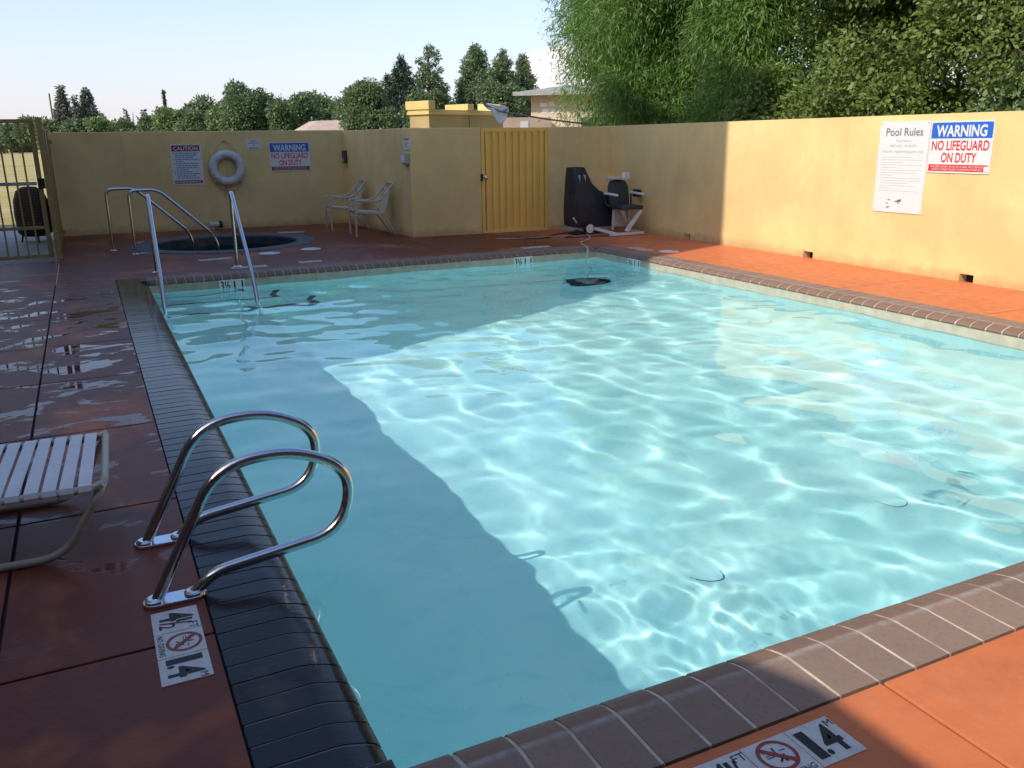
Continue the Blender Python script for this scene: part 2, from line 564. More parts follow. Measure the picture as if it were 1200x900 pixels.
def lettering(txt, o, right, up, m, parent, cap=None, width=None, align='CENTER', off=0.0, lift=.0016, name="lettering", thick=.0008):
    """flat raised print: o = baseline anchor, right / up = unit vectors on the sign face"""
    cu = bpy.data.curves.new("tmp", 'FONT')
    cu.body = txt; cu.size = 1.0; cu.align_x = 'LEFT'; cu.offset = off; cu.resolution_u = 3
    tmp = bpy.data.objects.new("tmp", cu)
    COL.objects.link(tmp)
    dg = bpy.context.evaluated_depsgraph_get()
    me = bpy.data.meshes.new_from_object(tmp.evaluated_get(dg))
    bpy.data.objects.remove(tmp); bpy.data.curves.remove(cu)
    n = len(me.vertices)
    co = np.zeros(n * 3, dtype=np.float32); me.vertices.foreach_get("co", co); co = co.reshape(-1, 3)
    x0, x1 = co[:, 0].min(), co[:, 0].max()
    y0, y1 = 0.0, max(co[:, 1].max(), .1)
    sy = cap / (y1 - y0)
    sx = width / (x1 - x0) if width else sy
    ax = {'LEFT': x0, 'CENTER': (x0 + x1) / 2, 'RIGHT': x1}[align]
    rt, uv = Vector(right), Vector(up)
    nrm = rt.cross(uv)
    O = Vector(o) + nrm * lift
    lx, ly = (co[:, 0] - ax) * sx, co[:, 1] * sy
    out = np.array(O)[None] + lx[:, None] * np.array(rt)[None] + ly[:, None] * np.array(uv)[None]
    me.vertices.foreach_set("co", out.astype(np.float32).ravel())
    me.update()
    me.materials.clear(); me.materials.append(m)
    me.name = name
    return link(name, me, parent)

def on_face(o, right, up):
    rt, uv = Vector(right), Vector(up); nrm = rt.cross(uv)
    return lambda x, y, z=0.0: Vector(o) + rt * x + uv * y + nrm * z

def plate(F, x0, x1, y0, y1, z0, z1, name, m, parent, bevel=0):
    b = MB()
    vs = [F(x, y, z) for z in (z0, z1) for x, y in ((x0, y0), (x1, y0), (x1, y1), (x0, y1))]
    b.add(vs, [(3, 2, 1, 0), (4, 5, 6, 7), (0, 1, 5, 4), (1, 2, 6, 5), (2, 3, 7, 6), (3, 0, 4, 7)])
    return b.build(name, m, parent, bevel=bevel)

# ------------------------------------------------------------------ layout
PX0, PX1, PY0, PY1 = 0.53, 6.67, 1.84, 10.90      # pool, inside the coping nose
CX0, CX1, CY0, CY1 = 0.20, 7.00, 1.50, 11.23      # outside the coping
WZ = -0.14
WX = 8.45                                          # right wall face
def floor_z(y):
    return -0.14 - 1.37 + (y - 2.5) / 8.5 * .30

# ---- ground, lawn, hill
def frame_mesh(xs, ys, z, name, m):
    b = MB()
    X0, X1, X2, X3 = xs; Y0, Y1, Y2, Y3 = ys
    for (a, c, d, e) in ((X0, X3, Y0, Y1), (X0, X3, Y2, Y3), (X0, X1, Y1, Y2), (X2, X3, Y1, Y2)):
        b.add([(a, d, z), (c, d, z), (c, e, z), (a, e, z)], [(0, 1, 2, 3)])
    o = b.build(name, m)
    return o
tag(frame_mesh((-9000, -3.3, 8.7, 9000), (-9000, -9.0, 17.5, 9000), -.06, "ground", M['grass']), kind='structure')

b = MB()
hv = []; n = 40
for i in range(n + 1):
    for j in range(9):
        a = R(14 + 40 * i / n)
        d = 5200 + j * 260
        prof = math.exp(-((math.degrees(a) - 33) / 8.5) ** 2) * 640 + 120 + 60 * math.sin(i * .6) * (math.degrees(a) > 24)
        hgt = prof * (1 - abs(j - 5) / 5.2) + 20 * math.sin(i * 1.7 + j * 2.1)
        hv.append((d * math.sin(a), d * math.cos(a), max(-5, hgt) - 5))
b.add(hv, [(i * 9 + j, i * 9 + j + 1, (i + 1) * 9 + j + 1, (i + 1) * 9 + j) for i in range(n) for j in range(8)])
tag(b.build("hills", M['hill'], smooth=True), kind='structure')

# ---- pool deck: dark joint bed, painted slabs as children
SPX, SPY, SPR = 1.95, 14.62, 1.42
deck = tag(MB().box(-3.2, CX0, -9, 11.3, -.12, -.014).box(CX0, 8.5, -9, CY0, -.12, -.014).box(CX1, 8.5, CY0, 11.3, -.12, -.014).build("pool_deck", M['joint']), kind='structure')
def slab(x0, x1, y0, y1):
    g = .006
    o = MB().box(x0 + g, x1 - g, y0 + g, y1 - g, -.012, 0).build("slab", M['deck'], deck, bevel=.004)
    return o
xl = [-3.2, -1.75, -.44, CX0]
yl = [-9, -6.5, -3.8, -1.2, 1.45, 2.68, 3.93, 5.17, 6.42, 7.64, 8.92, 10.18, 11.23]
for i in range(3):
    for j in range(len(yl) - 1):
        slab(xl[i], xl[i + 1], yl[j], yl[j + 1])
xn = [CX0, 1.92, 3.6, 5.3, 7.0, 8.5]
yn = [-9, -6.0, -3.0, -.9, CY0]
for i in range(len(xn) - 1):
    for j in range(len(yn) - 1):
        slab(xn[i], xn[i + 1], yn[j], yn[j + 1])
for y0, y1 in ((1.5, 3.2), (3.2, 4.9), (4.9, 6.55), (6.55, 8.2), (8.2, 9.7), (9.7, 11.23)):
    slab(CX1, 8.5, y0, y1)
def far_slab(x0, x1, y0, y1, hole=None):
    bm = bmesh.new()
    loops = [[(x0, y0), (x1, y0), (x1, y1), (x0, y1)]]
    if hole:
        loops.append([(hole[0] + hole[2] * math.cos(2 * math.pi * k / 48), hole[1] + hole[2] * math.sin(2 * math.pi * k / 48)) for k in range(48)])
    es = []
    for L in loops:
        vs = [bm.verts.new((x, y, 0)) for x, y in L]
        es += [bm.edges.new((vs[i], vs[(i + 1) % len(vs)])) for i in range(len(vs))]
    bmesh.ops.triangle_fill(bm, edges=es, use_beauty=True)
    for f in bm.faces:
        if f.normal.z < 0: f.normal_flip()
    ext = bmesh.ops.extrude_face_region(bm, geom=bm.faces[:])
    bmesh.ops.translate(bm, verts=[v for v in ext['geom'] if isinstance(v, bmesh.types.BMVert)], vec=(0, 0, -.04))
    bmesh.ops.recalc_face_normals(bm, faces=bm.faces)
    me = bpy.data.meshes.new("slab"); bm.to_mesh(me); bm.free()
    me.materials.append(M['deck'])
    return link("slab", me, deck)
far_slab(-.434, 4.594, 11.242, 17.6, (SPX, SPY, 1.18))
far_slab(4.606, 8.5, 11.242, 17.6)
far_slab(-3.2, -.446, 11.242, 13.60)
tag(MB().box(-3.2, -.44, 13.61, 20.0, -.055, -.002).build("concrete_path", M['concrete'], bevel=.004), kind='structure')

# ---- pool shell
def pool_shell():
    x0, x1, y0, y1 = PX0 - .015, PX1 + .015, PY0 - .015, PY1 + .015
    r = .18
    # outline corners
    def ring(ins, z):
        out = []
        for (cx, cy, a0) in ((x1 - r, y1 - r, 0), (x0 + r, y1 - r, 90), (x0 + r, y0 + r, 180), (x1 - r, y0 + r, 270)):
            for k in range(5):
                a = R(a0 + 90 * k / 4)
                rr = max(r - ins, .01)
                px = cx + rr * math.cos(a); py = cy + rr * math.sin(a)
                zz = z if z is not None else None
                out.append((px, py, zz))
        return out
    b = MB(); n = 20
    rows = [ring(0, -.19)]
    for k, (ins, dz) in enumerate(((0, .22), (.02, .12), (.07, .04), (.14, .0))):
        rr = [(x, y, floor_z(y) + dz) for x, y, _ in ring(ins, None)]
        rows.append(rr)
    vs = [p for r_ in rows for p in r_]
    fs = []
    for i in range(len(rows) - 1):
        for k in range(n):
            l = (k + 1) % n
            fs.append((i * n + k, i * n + l, (i + 1) * n + l, (i + 1) * n + k))
    fs.append(tuple(range((len(rows) - 1) * n, len(rows) * n)))
    b.add(vs, fs)
    me = b.mesh("pool_basin", M['plaster'], smooth=True, auto=60)
    bm = bmesh.new(); bm.from_mesh(me)
    for f in bm.faces: f.normal_flip()
    bm.to_mesh(me); bm.free()
    return me
basin = tag(link("pool_basin", pool_shell()), kind='structure')
b = MB()
for (xa, xb, ya, yb) in ((PX0 - .12, PX0 - .012, PY0 - .12, PY1 + .12), (PX1 + .012, PX1 + .12, PY0 - .12, PY1 + .12), (PX0 - .012, PX1 + .012, PY0 - .12, PY0 - .012), (PX0 - .012, PX1 + .012, PY1 + .012, PY1 + .12)):
    b.box(xa, xb, ya, yb, -.20, -.047)
band = b.build("waterline_band", M['tile'], basin)
RECV = [basin, band]
# entry steps in the far left corner with dark nosing tiles
for (z, yf, xe) in ((-.33, 10.66, 1.62), (-.57, 10.32, 1.97), (-.82, 9.97, 2.30)):
    pts = [(PX0 - .01, PY1 + .01), (PX0 - .01, yf), (xe, yf), (xe - .03, yf + .22), (xe + .12, PY1 + .01)]
    st = MB().prism(pts, 'z', floor_z(10.5) - .02, z).build("pool_step", M['plaster'], basin, bevel=.012)
    t = MB().add([(PX0, yf + .004, z + .003), (xe - .06, yf + .004, z + .003), (xe - .06, yf + .05, z + .003), (PX0, yf + .05, z + .003)], [(0, 1, 2, 3)])
    w = .075
    t.add([(xe - .04, yf + .005, z + .003), (xe - .004 , yf + .005, z + .003), (xe - .035, yf + .22, z + .003), (xe + .07, yf + .5, z + .003), (xe - .01, yf + .5, z + .003), (xe - .035 - w, yf + .22, z + .003), (xe - .09, yf + .005, z + .003)],
          [(0, 1, 2, 5, 6), (2, 3, 4, 5)])
    tr = t.build("step_nosing", M['step_trim'], st)
    RECV += [st, tr]

# ---- water: real waves
def waves(X, Y):
    rng = np.random.default_rng(5)
    Z = np.zeros_like(X)
    def add(nw, l0, l1, slope, spread=math.pi, main=0.0, w=1.0):
        nonlocal Z
        acc = np.zeros_like(X)
        for i in range(nw):
            lam = l0 * (l1 / l0) ** rng.random()
            th = main + (rng.random() * 2 - 1) * spread
            k = 2 * math.pi / lam
            acc += (slope / k / math.sqrt(nw / 2)) * np.cos(k * (X * math.cos(th) + Y * math.sin(th)) + rng.random() * 6.283)
        Z += acc * w
    add(14, 1.2, 3.0, .010)
    add(26, .42, .95, .030)
    add(30, .22, .42, .0155)
    nearw = np.exp(-(((X - 1.5) / .8) ** 2 + ((Y - 2.3) / .9) ** 2))
    farw = np.clip((Y - 5.0) / 4.0, 0, 1) * .8
    add(36, .085, .14, .014, w=.12 + 1.0 * nearw)
    add(20, .35, .9, .03, spread=.7, main=1.3, w=farw)
    return Z
nx, ny = 300, 440
gx = np.linspace(PX0 - .012, PX1 + .012, nx); gy = np.linspace(PY0 - .012, PY1 + .012, ny)
X, Y = np.meshgrid(gx, gy)
V = np.stack([X.ravel(), Y.ravel(), (WZ + waves(X, Y)).ravel()], 1)
I = (np.arange(ny - 1)[:, None] * nx + np.arange(nx - 1)[None]).ravel()
F = np.stack([I, I + 1, I + 1 + nx, I + nx], 1)
water = tag(link("pool_water", setmesh("pool_water", V, F, M['water'], True)), kind='structure')
water.cycles.is_caustics_caster = True

# ---- coping: tile by tile round the pool
coping = empty("pool_coping", (CX0, CY0, 0))
tag(coping, kind='structure')
coping.location = (0, 0, 0)
def cop_profile(dz=0.0):
    # t = distance from the deck edge (0) to the nose (.33)
    return [(0.0, -.05), (0.0, .004 + dz), (.205, .006 + dz), (.232, .003 + dz), (.285, -.011 + dz), (.316, -.024 + dz), (.330, -.042 + dz), (.322, -.056), (.30, -.06)]
def brick_mesh(w, inset=.0):
    p = cop_profile()
    b = MB()
    n = len(p)
    vs = [(t, -w / 2, z) for t, z in p] + [(t, w / 2, z) for t, z in p]
    fs = [tuple(range(n)), tuple(range(n, 2 * n))[::-1]] + [(i, n + i, n + (i + 1) % n, (i + 1) % n) for i in range(n)]
    b.add(vs, fs)
    me = b.mesh("coping_tile", M['coping'], smooth=True, auto=35)
    return me
def run(p0, p1, inward, pitch):
    """row of coping tiles along p0 -> p1 (deck-side edge); inward = direction of the pool"""
    p0, p1 = Vector((*p0, 0)), Vector((*p1, 0))
    L = (p1 - p0).length; n = max(1, round(L / pitch)); w = L / n
    d = (p1 - p0) / L
    rz = math.atan2(inward[1], inward[0])
    me = brick_mesh(w - (.013 if pitch > .12 else .009))
    for i in range(n):
        o = link("coping_tile", me, coping)
        c = p0 + d * (w * (i + .5))
        o.location = (c.x, c.y, random.uniform(-.0004, .0010))
        o.rotation_euler = (random.uniform(-.007, .007), random.uniform(-.001, .001), rz + random.uniform(-.006, .006))
run((CX0, PY0), (CX0, PY1), (1, 0), .102)
run((CX1, PY0), (CX1, PY1), (-1, 0), .145)
run((PX0, CY0), (PX1, CY0), (0, 1), .155)
run((PX0, CY1), (PX1, CY1), (0, -1), .105)
def corner(x0, x1, y0, y1):
    MB().box(x0 + .004, x1 - .004, y0 + .004, y1 - .004, -.05, .005).build("coping_tile", M['coping'], coping, bevel=.006)
for xa, xb in ((CX0, PX0), (PX1, CX1)):
    for ya, yb in ((CY0, PY0), (PY1, CY1)):
        corner(xa, xb, ya, yb)
# grout bed, slightly below the tile faces
gp = [(t + (.004 if t < .01 else 0) - (.004 if t > .3 else 0), z - (.0030 if z > -.05 else 0)) for t, z in cop_profile()]
b = MB()
def gprism(to3, a, c):
    n = len(gp)
    b.add([to3(t, a, z) for t, z in gp] + [to3(t, c, z) for t, z in gp],
          [tuple(range(n)), tuple(range(n, 2 * n))[::-1]] + [(i, n + i, n + (i + 1) % n, (i + 1) % n) for i in range(n)])
gprism(lambda t, s, z: (CX0 + t, s, z), PY0 - .002, PY1 + .002)
gprism(lambda t, s, z: (CX1 - t, s, z), PY0 - .002, PY1 + .002)
gprism(lambda t, s, z: (s, CY0 + t, z), PX0 - .002, PX1 + .002)
gprism(lambda t, s, z: (s, CY1 - t, z), PX0 - .002, PX1 + .002)
b.build("grout", M['grout'], coping)
# bed under the coping
b = MB()
for (xa, xb, ya, yb) in ((CX0 + .004, PX0 - .125, CY0 + .004, CY1 - .004), (PX1 + .125, CX1 - .004, CY0 + .004, CY1 - .004), (PX0 - .125, PX1 + .125, CY0 + .004, PY0 - .125), (PX0 - .125, PX1 + .125, PY1 + .125, CY1 - .004)):
    b.box(xa, xb, ya, yb, -.2, -.052)
b.build("mortar_bed", M['joint'], coping)

# ---- spa
spa = tag(empty("spa", (SPX, SPY, 0)), kind='structure')
M['spa_tile'] = paint("spa_tile", (.085, .085, .10), .55, vary=.25, sc=5)
MB().lathe([(1.40, -.03), (1.42, .006), (1.39, .016), (1.16, .016), (1.125, .006), (1.118, -.015)], 72, cap=False).build("spa_coping", M['spa_tile'], spa, smooth=True, auto=50)
M['spa_basin'] = paint("spa_basin_tile", (.05, .065, .075), .3, vary=.3, sc=6)
MB().lathe([(1.36, -.04), (1.117, -.016), (1.115, -.25), (1.112, -.6), (.7, -.6), (.68, -1.0), (0, -1.0)], 72, cap=False).build("spa_basin", M['spa_basin'], spa, smooth=True, auto=50)
nr, na = 36, 96
rr = np.linspace(0.0, 1.114, nr); aa = np.linspace(0, 2 * math.pi, na, endpoint=False)
A, Rr = np.meshgrid(aa, rr)
sx, sy = Rr * np.cos(A), Rr * np.sin(A)
V = np.stack([sx.ravel(), sy.ravel(), (-.15 + .06 * waves(sx + 3, sy + 5)).ravel()], 1)
ii = np.arange(nr - 1)[:, None] * na; kk = np.arange(na)[None]
F = np.stack([(ii + kk).ravel(), (ii + na + kk).ravel(), (ii + na + (kk + 1) % na).ravel(), (ii + (kk + 1) % na).ravel()], 1)
M['spa_water'] = M['water'].copy(); M['spa_water'].name = "spa_water"
M['spa_water'].node_tree.nodes["Glass BSDF"].inputs["Color"].default_value = (.62, .78, .76, 1)
link("spa_water", setmesh("spa_water", V, F, M['spa_water'], True), spa)

# ------------------------------------------------------------------ walls
def wall(p0, p1, h, th, name, label, m=None, nrm_left=True, cap=True):
    """stucco wall with its pool-side face on p0 -> p1; body behind it"""
    p0, p1 = Vector((*p0, 0)), Vector((*p1, 0))
    d = (p1 - p0).normalized(); back = Vector((-d.y, d.x, 0)) * (1 if nrm_left else -1)
    L = (p1 - p0).length
    vs = []
    for z in (-.02, h):
        for t, s in ((0, 0), (L, 0), (L, th), (0, th)):
            vs.append(p0 + d * t + back * s + Vector((0, 0, z)))
    b = MB().add(vs, [(3, 2, 1, 0), (4, 5, 6, 7), (0, 1, 5, 4), (1, 2, 6, 5), (2, 3, 7, 6), (3, 0, 4, 7)])
    o = b.build(name, m or M['stucco'], bevel=.018)
    return tag(o, label, "wall")
def far_y(x): return 17.30 - (x + .45) / 5.1 * .33
wall((-.455, far_y(-.455)), (4.70, far_y(4.7)), 1.77, .2, "stucco_wall", "tan stucco wall behind the round spa carrying the caution sign and life ring")
wall((4.63, far_y(4.63) - .004), (4.84, 13.735), 1.755, .2, "stucco_wall", "short tan return wall behind the two strap chairs with the small grey box on it")
wall((4.842, 13.72), (6.06, 13.60), 1.75, .2, "stucco_wall", "short tan wall panel left of the yellow metal door")
wall((7.28, 13.50), (8.46, 13.40), 1.75, .2, "stucco_wall", "short tan wall panel right of the yellow door behind the pool lift")
# right wall with drain openings
b = MB()
op = [6.15, 8.47, 11.06]
segs = []; y = -9.0
for c in op:
    segs.append((y, c - .085, 0)); y = c + .085
segs.append((y, 13.62, 0))
prof_y = [-9.0] + [v for c in op for v in (c - .085, c + .085)] + [13.62]
bm = bmesh.new()
outline = [(-9.0, -.02)]
for c in op:
    outline += [(c - .085, -.02), (c - .085, .085), (c + .085, .085), (c + .085, -.02)]
outline += [(13.62, -.02), (13.62, 1.76), (-9.0, 1.76)]
b.prism(outline, 'x', WX, WX + .22)
rw = tag(b.build("stucco_wall", M['stucco']), "long tan stucco wall in full sun on the right carrying the pool rules board", "wall")
for c in op:
    MB().box(WX + .12, WX + .219, c - .084, c + .084, -.019, .084).build("drain_hole", M['dark'], rw)

# ---- yellow ribbed door
dang = math.atan2(13.50 - 13.60, 1.22)
door = empty("metal_door", (6.062, 13.60, 0), dang, "yellow ribbed metal door in the tan wall behind the pool", "door")
b = MB()
DW = 1.216
for (x0, x1, z0, z1) in ((0, .055, .012, 1.74), (DW - .055, DW, .012, 1.74), (.055, DW - .055, 1.68, 1.74), (.055, DW - .055, .012, .06)):
    b.box(x0, x1, -.015, .045, z0, z1)
b.build("door_frame", M['yellow_metal'], door, bevel=.004)
npan = 9
pw = (DW - .11) / npan
for i in range(npan):
    x0 = .055 + i * pw
    pts = [(x0 + .001, .03), (x0 + .020, .03), (x0 + .026, -.010), (x0 + pw - .026, -.010), (x0 + pw - .020, .03), (x0 + pw - .001, .03), (x0 + pw - .001, .042), (x0 + .001, .042)]
    MB().prism(pts, 'z', .061, 1.679).build("door_panel", M['yellow_metal'], door)
MB().box(-.02, .02, -.024, -.0152, .88, 1.00).build("strike_plate", M['dark'], door)
b = MB()
b.tube([(.055, -.017, .945), (.055, -.05, .945)], .026, 14); b.tube([(.055, -.05, .945), (.055, -.065, .945), (.055, -.09, .945), (.055, -.098, .945)], [.016, .034, .034, .02], 14)
b.build("door_knob", M['chrome'], door, smooth=True)

# ------------------------------------------------------------------ signs
def sign_back(F, w, h, name, label, cat="sign"):
    o = plate(F, 0, w, 0, h, 0, .006, name, M['sign_white'], None)
    screws(F, w, h, o)
    return tag(o, label, cat)
def screws(F, w, h, parent, r=.007):
    me = None
    for x, y in ((.022, .022), (w - .022, .022), (w - .022, h - .022), (.022, h - .022)):
        b = MB()
        b.add([F(x + r * math.cos(a), y + r * math.sin(a), z) for z in (.006, .0095) for a in [math.pi / 4 * k for k in range(8)]],
              [tuple(range(8)), tuple(range(8, 16))] + [(k, (k + 1) % 8, 8 + (k + 1) % 8, 8 + k) for k in range(8)])
        b.build("screw", M['grey_metal'], parent)
def strips(F, rows, m, parent, name="small_print"):
    b = MB()
    for (x0, x1, y0, y1, z) in rows:
        b.add([F(x0, y0, z), F(x1, y0, z), F(x1, y1, z), F(x0, y1, z)], [(0, 1, 2, 3)])
    o = b.build(name, m, parent)
    o["kind"] = "stuff"
    return o

fd = Vector((5.1, -.33, 0)).normalized(); UP = Vector((0, 0, 1))
# caution sign
F_ = on_face((1.49, far_y(1.49) - .003, .82), fd, UP)
cs = sign_back(F_, .54, .73, "caution_sign", "white sign headed CAUTION on the tan wall left of the life ring")
plate(F_, .03, .51, .60, .705, .006, .0075, "header_band", M['maroon'], cs)
lettering("CAUTION", F_(.27, .617, .0085), fd, UP, M['sign_white'], cs, cap=.068, width=.42, off=.018)
rows = []
yy = .575
for i, (a, e) in enumerate(((.47, 1), (.45, 0), (.40, 0), (.48, 1), (.20, 0), (.47, 1), (.46, 0), (.44, 0), (.30, 0), (.36, 1), (.48, 1), (.40, 0), (.47, 1))):
    x = .08
    while x < a:
        wl = random.uniform(.025, .06)
        rows.append((x, min(x + wl, a), yy - .017, yy, .0072)); x += wl + .011
    if e: rows.append((.045, .063, yy - .019, yy, .0072))
    yy -= .0365
strips(F_, rows, M['ink_blue'], cs)
plate(F_, .03, .51, .03, .085, .006, .0075, "footer_band", M['maroon'], cs)
strips(F_, [(.05 + .055 * i, .095 + .055 * i, .048, .066, .0085) for i in range(8)], M['sign_white'], cs)
# spa capacity sign
F_ = on_face((2.83, far_y(2.83) - .003, 1.43), fd, UP)
sc_ = sign_back(F_, .265, .19, "capacity_sign", "small white SPA CAPACITY sign on the wall between ring and warning sign")
for i, t in enumerate(("SPA", "CAPACITY", "9", "PERSONS")):
    lettering(t, F_(.132, .145 - .043 * i, .0065), fd, UP, M['ink_dark'], sc_, cap=.03, off=.01)
# warning signs
def warning_sign(F_, rt, up, w, h, label, band=None):
    s = sign_back(F_, w, h, "warning_sign", label)
    plate(F_, .014, w - .014, h * .67, h - .014, .006, .0075, "header_band", M['blue'], s)
    lettering("WARNING", F_(w / 2, h * .71, .0085), rt, up, M['sign_white'], s, cap=h * .215, width=w * .80, off=.028)
    lettering("NO LIFEGUARD", F_(w / 2, h * .445, .0065), rt, up, M['red'], s, cap=h * .185, width=w * .91, off=.018)
    lettering("ON DUTY", F_(w / 2, h * .21, .0065), rt, up, M['red'], s, cap=h * .185, width=w * .56, off=.018)
    plate(F_, .02, w - .02, .018, h * .165, .006, .0075, "footer_band", M['red'] if band is None else band, s)
    lettering("CHILDREN UNDER THE AGE OF 14 SHALL NOT USE POOL", F_(w / 2 - .01, h * .105, .0085), rt, up, M['sign_white'], s, cap=h * .038, width=w * .85, name="small_print")
    lettering("WITHOUT A PARENT OR ADULT GUARDIAN IN ATTENDANCE", F_(w / 2 - .01, h * .052, .0085), rt, up, M['sign_white'], s, cap=h * .038, width=w * .80, name="small_print")
    return s
F_ = on_face((3.235, far_y(3.235) - .003, 1.025), fd, UP)
warning_sign(F_, fd, UP, .75, .53, "blue headed WARNING sign on the shaded wall behind the spa, right of the life ring", M['maroon'])
rtR = Vector((0, -1, 0))
F_ = on_face((WX - .003, 6.80, 1.14), rtR, UP)
ws = warning_sign(F_, rtR, UP, .755, .54, "blue headed WARNING sign in sun beside the pool rules board")
plate(F_, .69, .735, .02, .075, .0076, .0085, "corner_label", M['sign_white'], ws)
# pool rules
F_ = on_face((WX - .003, 7.485, .675), rtR, UP)
pr = sign_back(F_, .675, 1.015, "pool_rules_board", "tall white pool rules board on the sunlit wall")
lettering("Pool Rules", F_(.34, .86, .0065), rtR, UP, M['ink_dark'], pr, cap=.085, width=.50, off=.008)
for t, y, w in (("Pool Hours", .79, .20), ("8:00 AM - 10:00 PM", .735, .36), ("Pool for registered guests only", .675, .56)):
    lettering(t, F_(.34, y, .0065), rtR, UP, M['ink_grey'], pr, cap=.027, width=w, name="small_print")
rows = []; yy = .62
for a in (.42, .55, .30, .56, .22, .55, .50, .18, .56, .55, .40, .50, .20, .55):
    rows.append((.06, .06 + a, yy, yy + .0045, .0065)); yy -= .029
strips(F_, rows, M['ink_grey'], pr)
rows = []
for (x, y, w, h_) in ((.20, .135, .04, .012), (.30, .12, .06, .014), (.33, .135, .045, .012), (.34, .105, .03, .012), (.18, .095, .03, .012), (.20, .055, .035, .014), (.19, .045, .02, .012), (.36, .125, .03, .03)):
    rows.append((x, x + w, y, y + h_, .0065))
strips(F_, rows, M['ink_dark'], pr, "printed_symbol")
# small notice + phone box on return wall (its face looks to -X)
rd = Vector((.21, -3.235, 0)).normalized()
def ret(y): return 4.63 + (far_y(4.63) - y) / 3.235 * .21
rn = Vector((rd.y, -rd.x, 0))
F_ = on_face((ret(13.93) - .004, 13.93, 1.41), rd, UP)
sg = sign_back(F_, .25, .20, "notice_sign", "small white notice above the grey box on the return wall")
strips(F_, [(.03, .22, .15, .165, .0065), (.04, .21, .10, .112, .0065), (.04, .16, .07, .082, .0065), (.04, .20, .04, .052, .0065)], M['ink_dark'], sg)
strips(F_, [(.03, .22, .168, .185, .0065)], M['red'], sg, "printed_symbol")
F_ = on_face((ret(13.92) - .002, 13.92, 1.19), rd, UP)
bx = tag(plate(F_, 0, .20, 0, .16, 0, .07, "switch_box", M['grey_metal'], None, .006), "small grey weatherproof box below the notice on the return wall", "switch box")
plate(F_, .03, .17, .02, .14, .07, .082, "box_lid", M['white'], bx, .004)
plate(F_, .06, .14, -.03, 0, .01, .05, "conduit_stub", M['grey_metal'], bx)
F_ = on_face((ret(16.82) - .002, 16.80, 1.15), rd, UP)
lb = tag(plate(F_, -.06, .06, 0, .24, 0, .07, "wall_lamp", M['bronze'], None, .008), "dark bronze lamp box in the wall corner above the chairs", "wall lamp")
plate(F_, -.045, .045, .02, .10, .07, .075, "lens", M['grey_metal'], lb)

# ---- life ring on the wall
lr = empty("life_ring", (2.44, far_y(2.44) - .075, 1.115), math.atan2(-.33, 5.1), "white life ring hung by its rope on the tan wall", "life ring")
b = MB()
b.tube([(.245 * math.cos(a), 0, .245 * math.sin(a)) for a in np.linspace(0, 2 * math.pi, 40, endpoint=False)], .074, 14, closed=True)
b.build("ring_body", M['ring_white'], lr, smooth=True)
for k in range(4):
    a0 = R(45 + 90 * k)
    pts = []
    b = MB()
    for (d0) in (-.09, .09):
        a = a0 + d0
        c = Vector((.245 * math.cos(a), 0, .245 * math.sin(a))); e = Vector((math.cos(a), 0, math.sin(a)))
        b.tube([c + (e * math.cos(q) + Vector((0, 1, 0)) * math.sin(q)) * .078 for q in np.linspace(0, 6.283, 14, endpoint=False)], .006, 6, closed=True)
    b.box(.322 * math.cos(a0) - .02, .322 * math.cos(a0) + .02, -.02, .02, .322 * math.sin(a0) - .02, .322 * math.sin(a0) + .02)
    b.build("rope_becket", M['ring_white'], lr)
def rope(pts, r=.006, name="rope", par=lr, m='rope'):
    return MB().tube(fillet(pts, .08, 5), r, 6).build(name, M[m], par, smooth=True)
rope([(-.23, .02, .24), (-.08, .05, .44), (0, .05, .48), (.08, .05, .44), (.23, .02, .24)])
rope([(-.23, .0, -.23), (-.31, .04, -.12), (-.34, .0, .0)])
rope([(.0, .03, .20), (.01, .03, -.1), (-.05, .03, -.40), (-.10, .04, -.52)])
rope([(-.23, 0, -.24), (-.15, .04, -.36), (0, .04, -.45), (.16, .04, -.40), (.24, 0, -.24)])
rope([(.05, .03, -.31), (-.02, .04, -.42), (-.13, .04, -.36)])
MB().tube([(0, .07, .485), (0, .03, .485)], .012, 8).build("hook", M['grey_metal'], lr)

# ------------------------------------------------------------------ pool rails
def grab_rail(y, label):
    t = empty("grab_rail", (0, y, 0), 0, label, "grab rail", "looped grab rails at the pool edge")
    path = fillet([(.035, 0, .0), (.285, 0, .472), (.56, 0, .486), (.765, 0, .37), (.712, 0, .135), (.24, 0, .075), (.16, 0, .004)],
                  [0, .16, .16, .16, .18, .12, 0], 9)
    MB().tube(path, .0205, 16).build("rail_tube", M['steel'], t, smooth=True)
    # deck plate
    pts = []
    for cx, a0 in ((.035, 90), (.165, -90)):
        for k in range(9):
            a = R(a0 + 180 * k / 8)
            pts.append((cx + .042 * math.cos(a), .042 * math.sin(a)))
    MB().prism(pts, 'z', .001, .013).build("deck_plate", M['chrome'], t, bevel=.004)
    for x in (.035, .165):
        MB().lathe([(.034, .013), (.034, .02), (.024, .026), (.021, .026)], 18, (x, 0, 0)).build("collar", M['chrome'], t, smooth=True)
    return t
grab_rail(2.965, "nearer looped steel grab rail at the pool edge, next to the depth marker")
grab_rail(3.475, "farther looped steel grab rail at the pool edge, closer to the spa")
def hand_rail(x0, x1, label):
    t = empty("hand_rail", (x0, 11.62, 0), 0, label, "hand rail", "steel hand rails down into the pool steps")
    dx = x1 - x0
    path = fillet([(0, 0, 0), (0, 0, .93), (dx * .04, -.12, .955), (dx * .8, -1.75, .05), (dx, -2.08, -.42), (dx, -2.10, -.72)], [0, .08, .1, .3, .15, 0], 8)
    MB().tube(path, .024, 14).build("rail_tube", M['steel'], t, smooth=True)
    MB().lathe([(.06, .0), (.06, .008), (.03, .02), (.024, .02)], 18).build("escutcheon", M['chrome'], t, smooth=True)
    return t
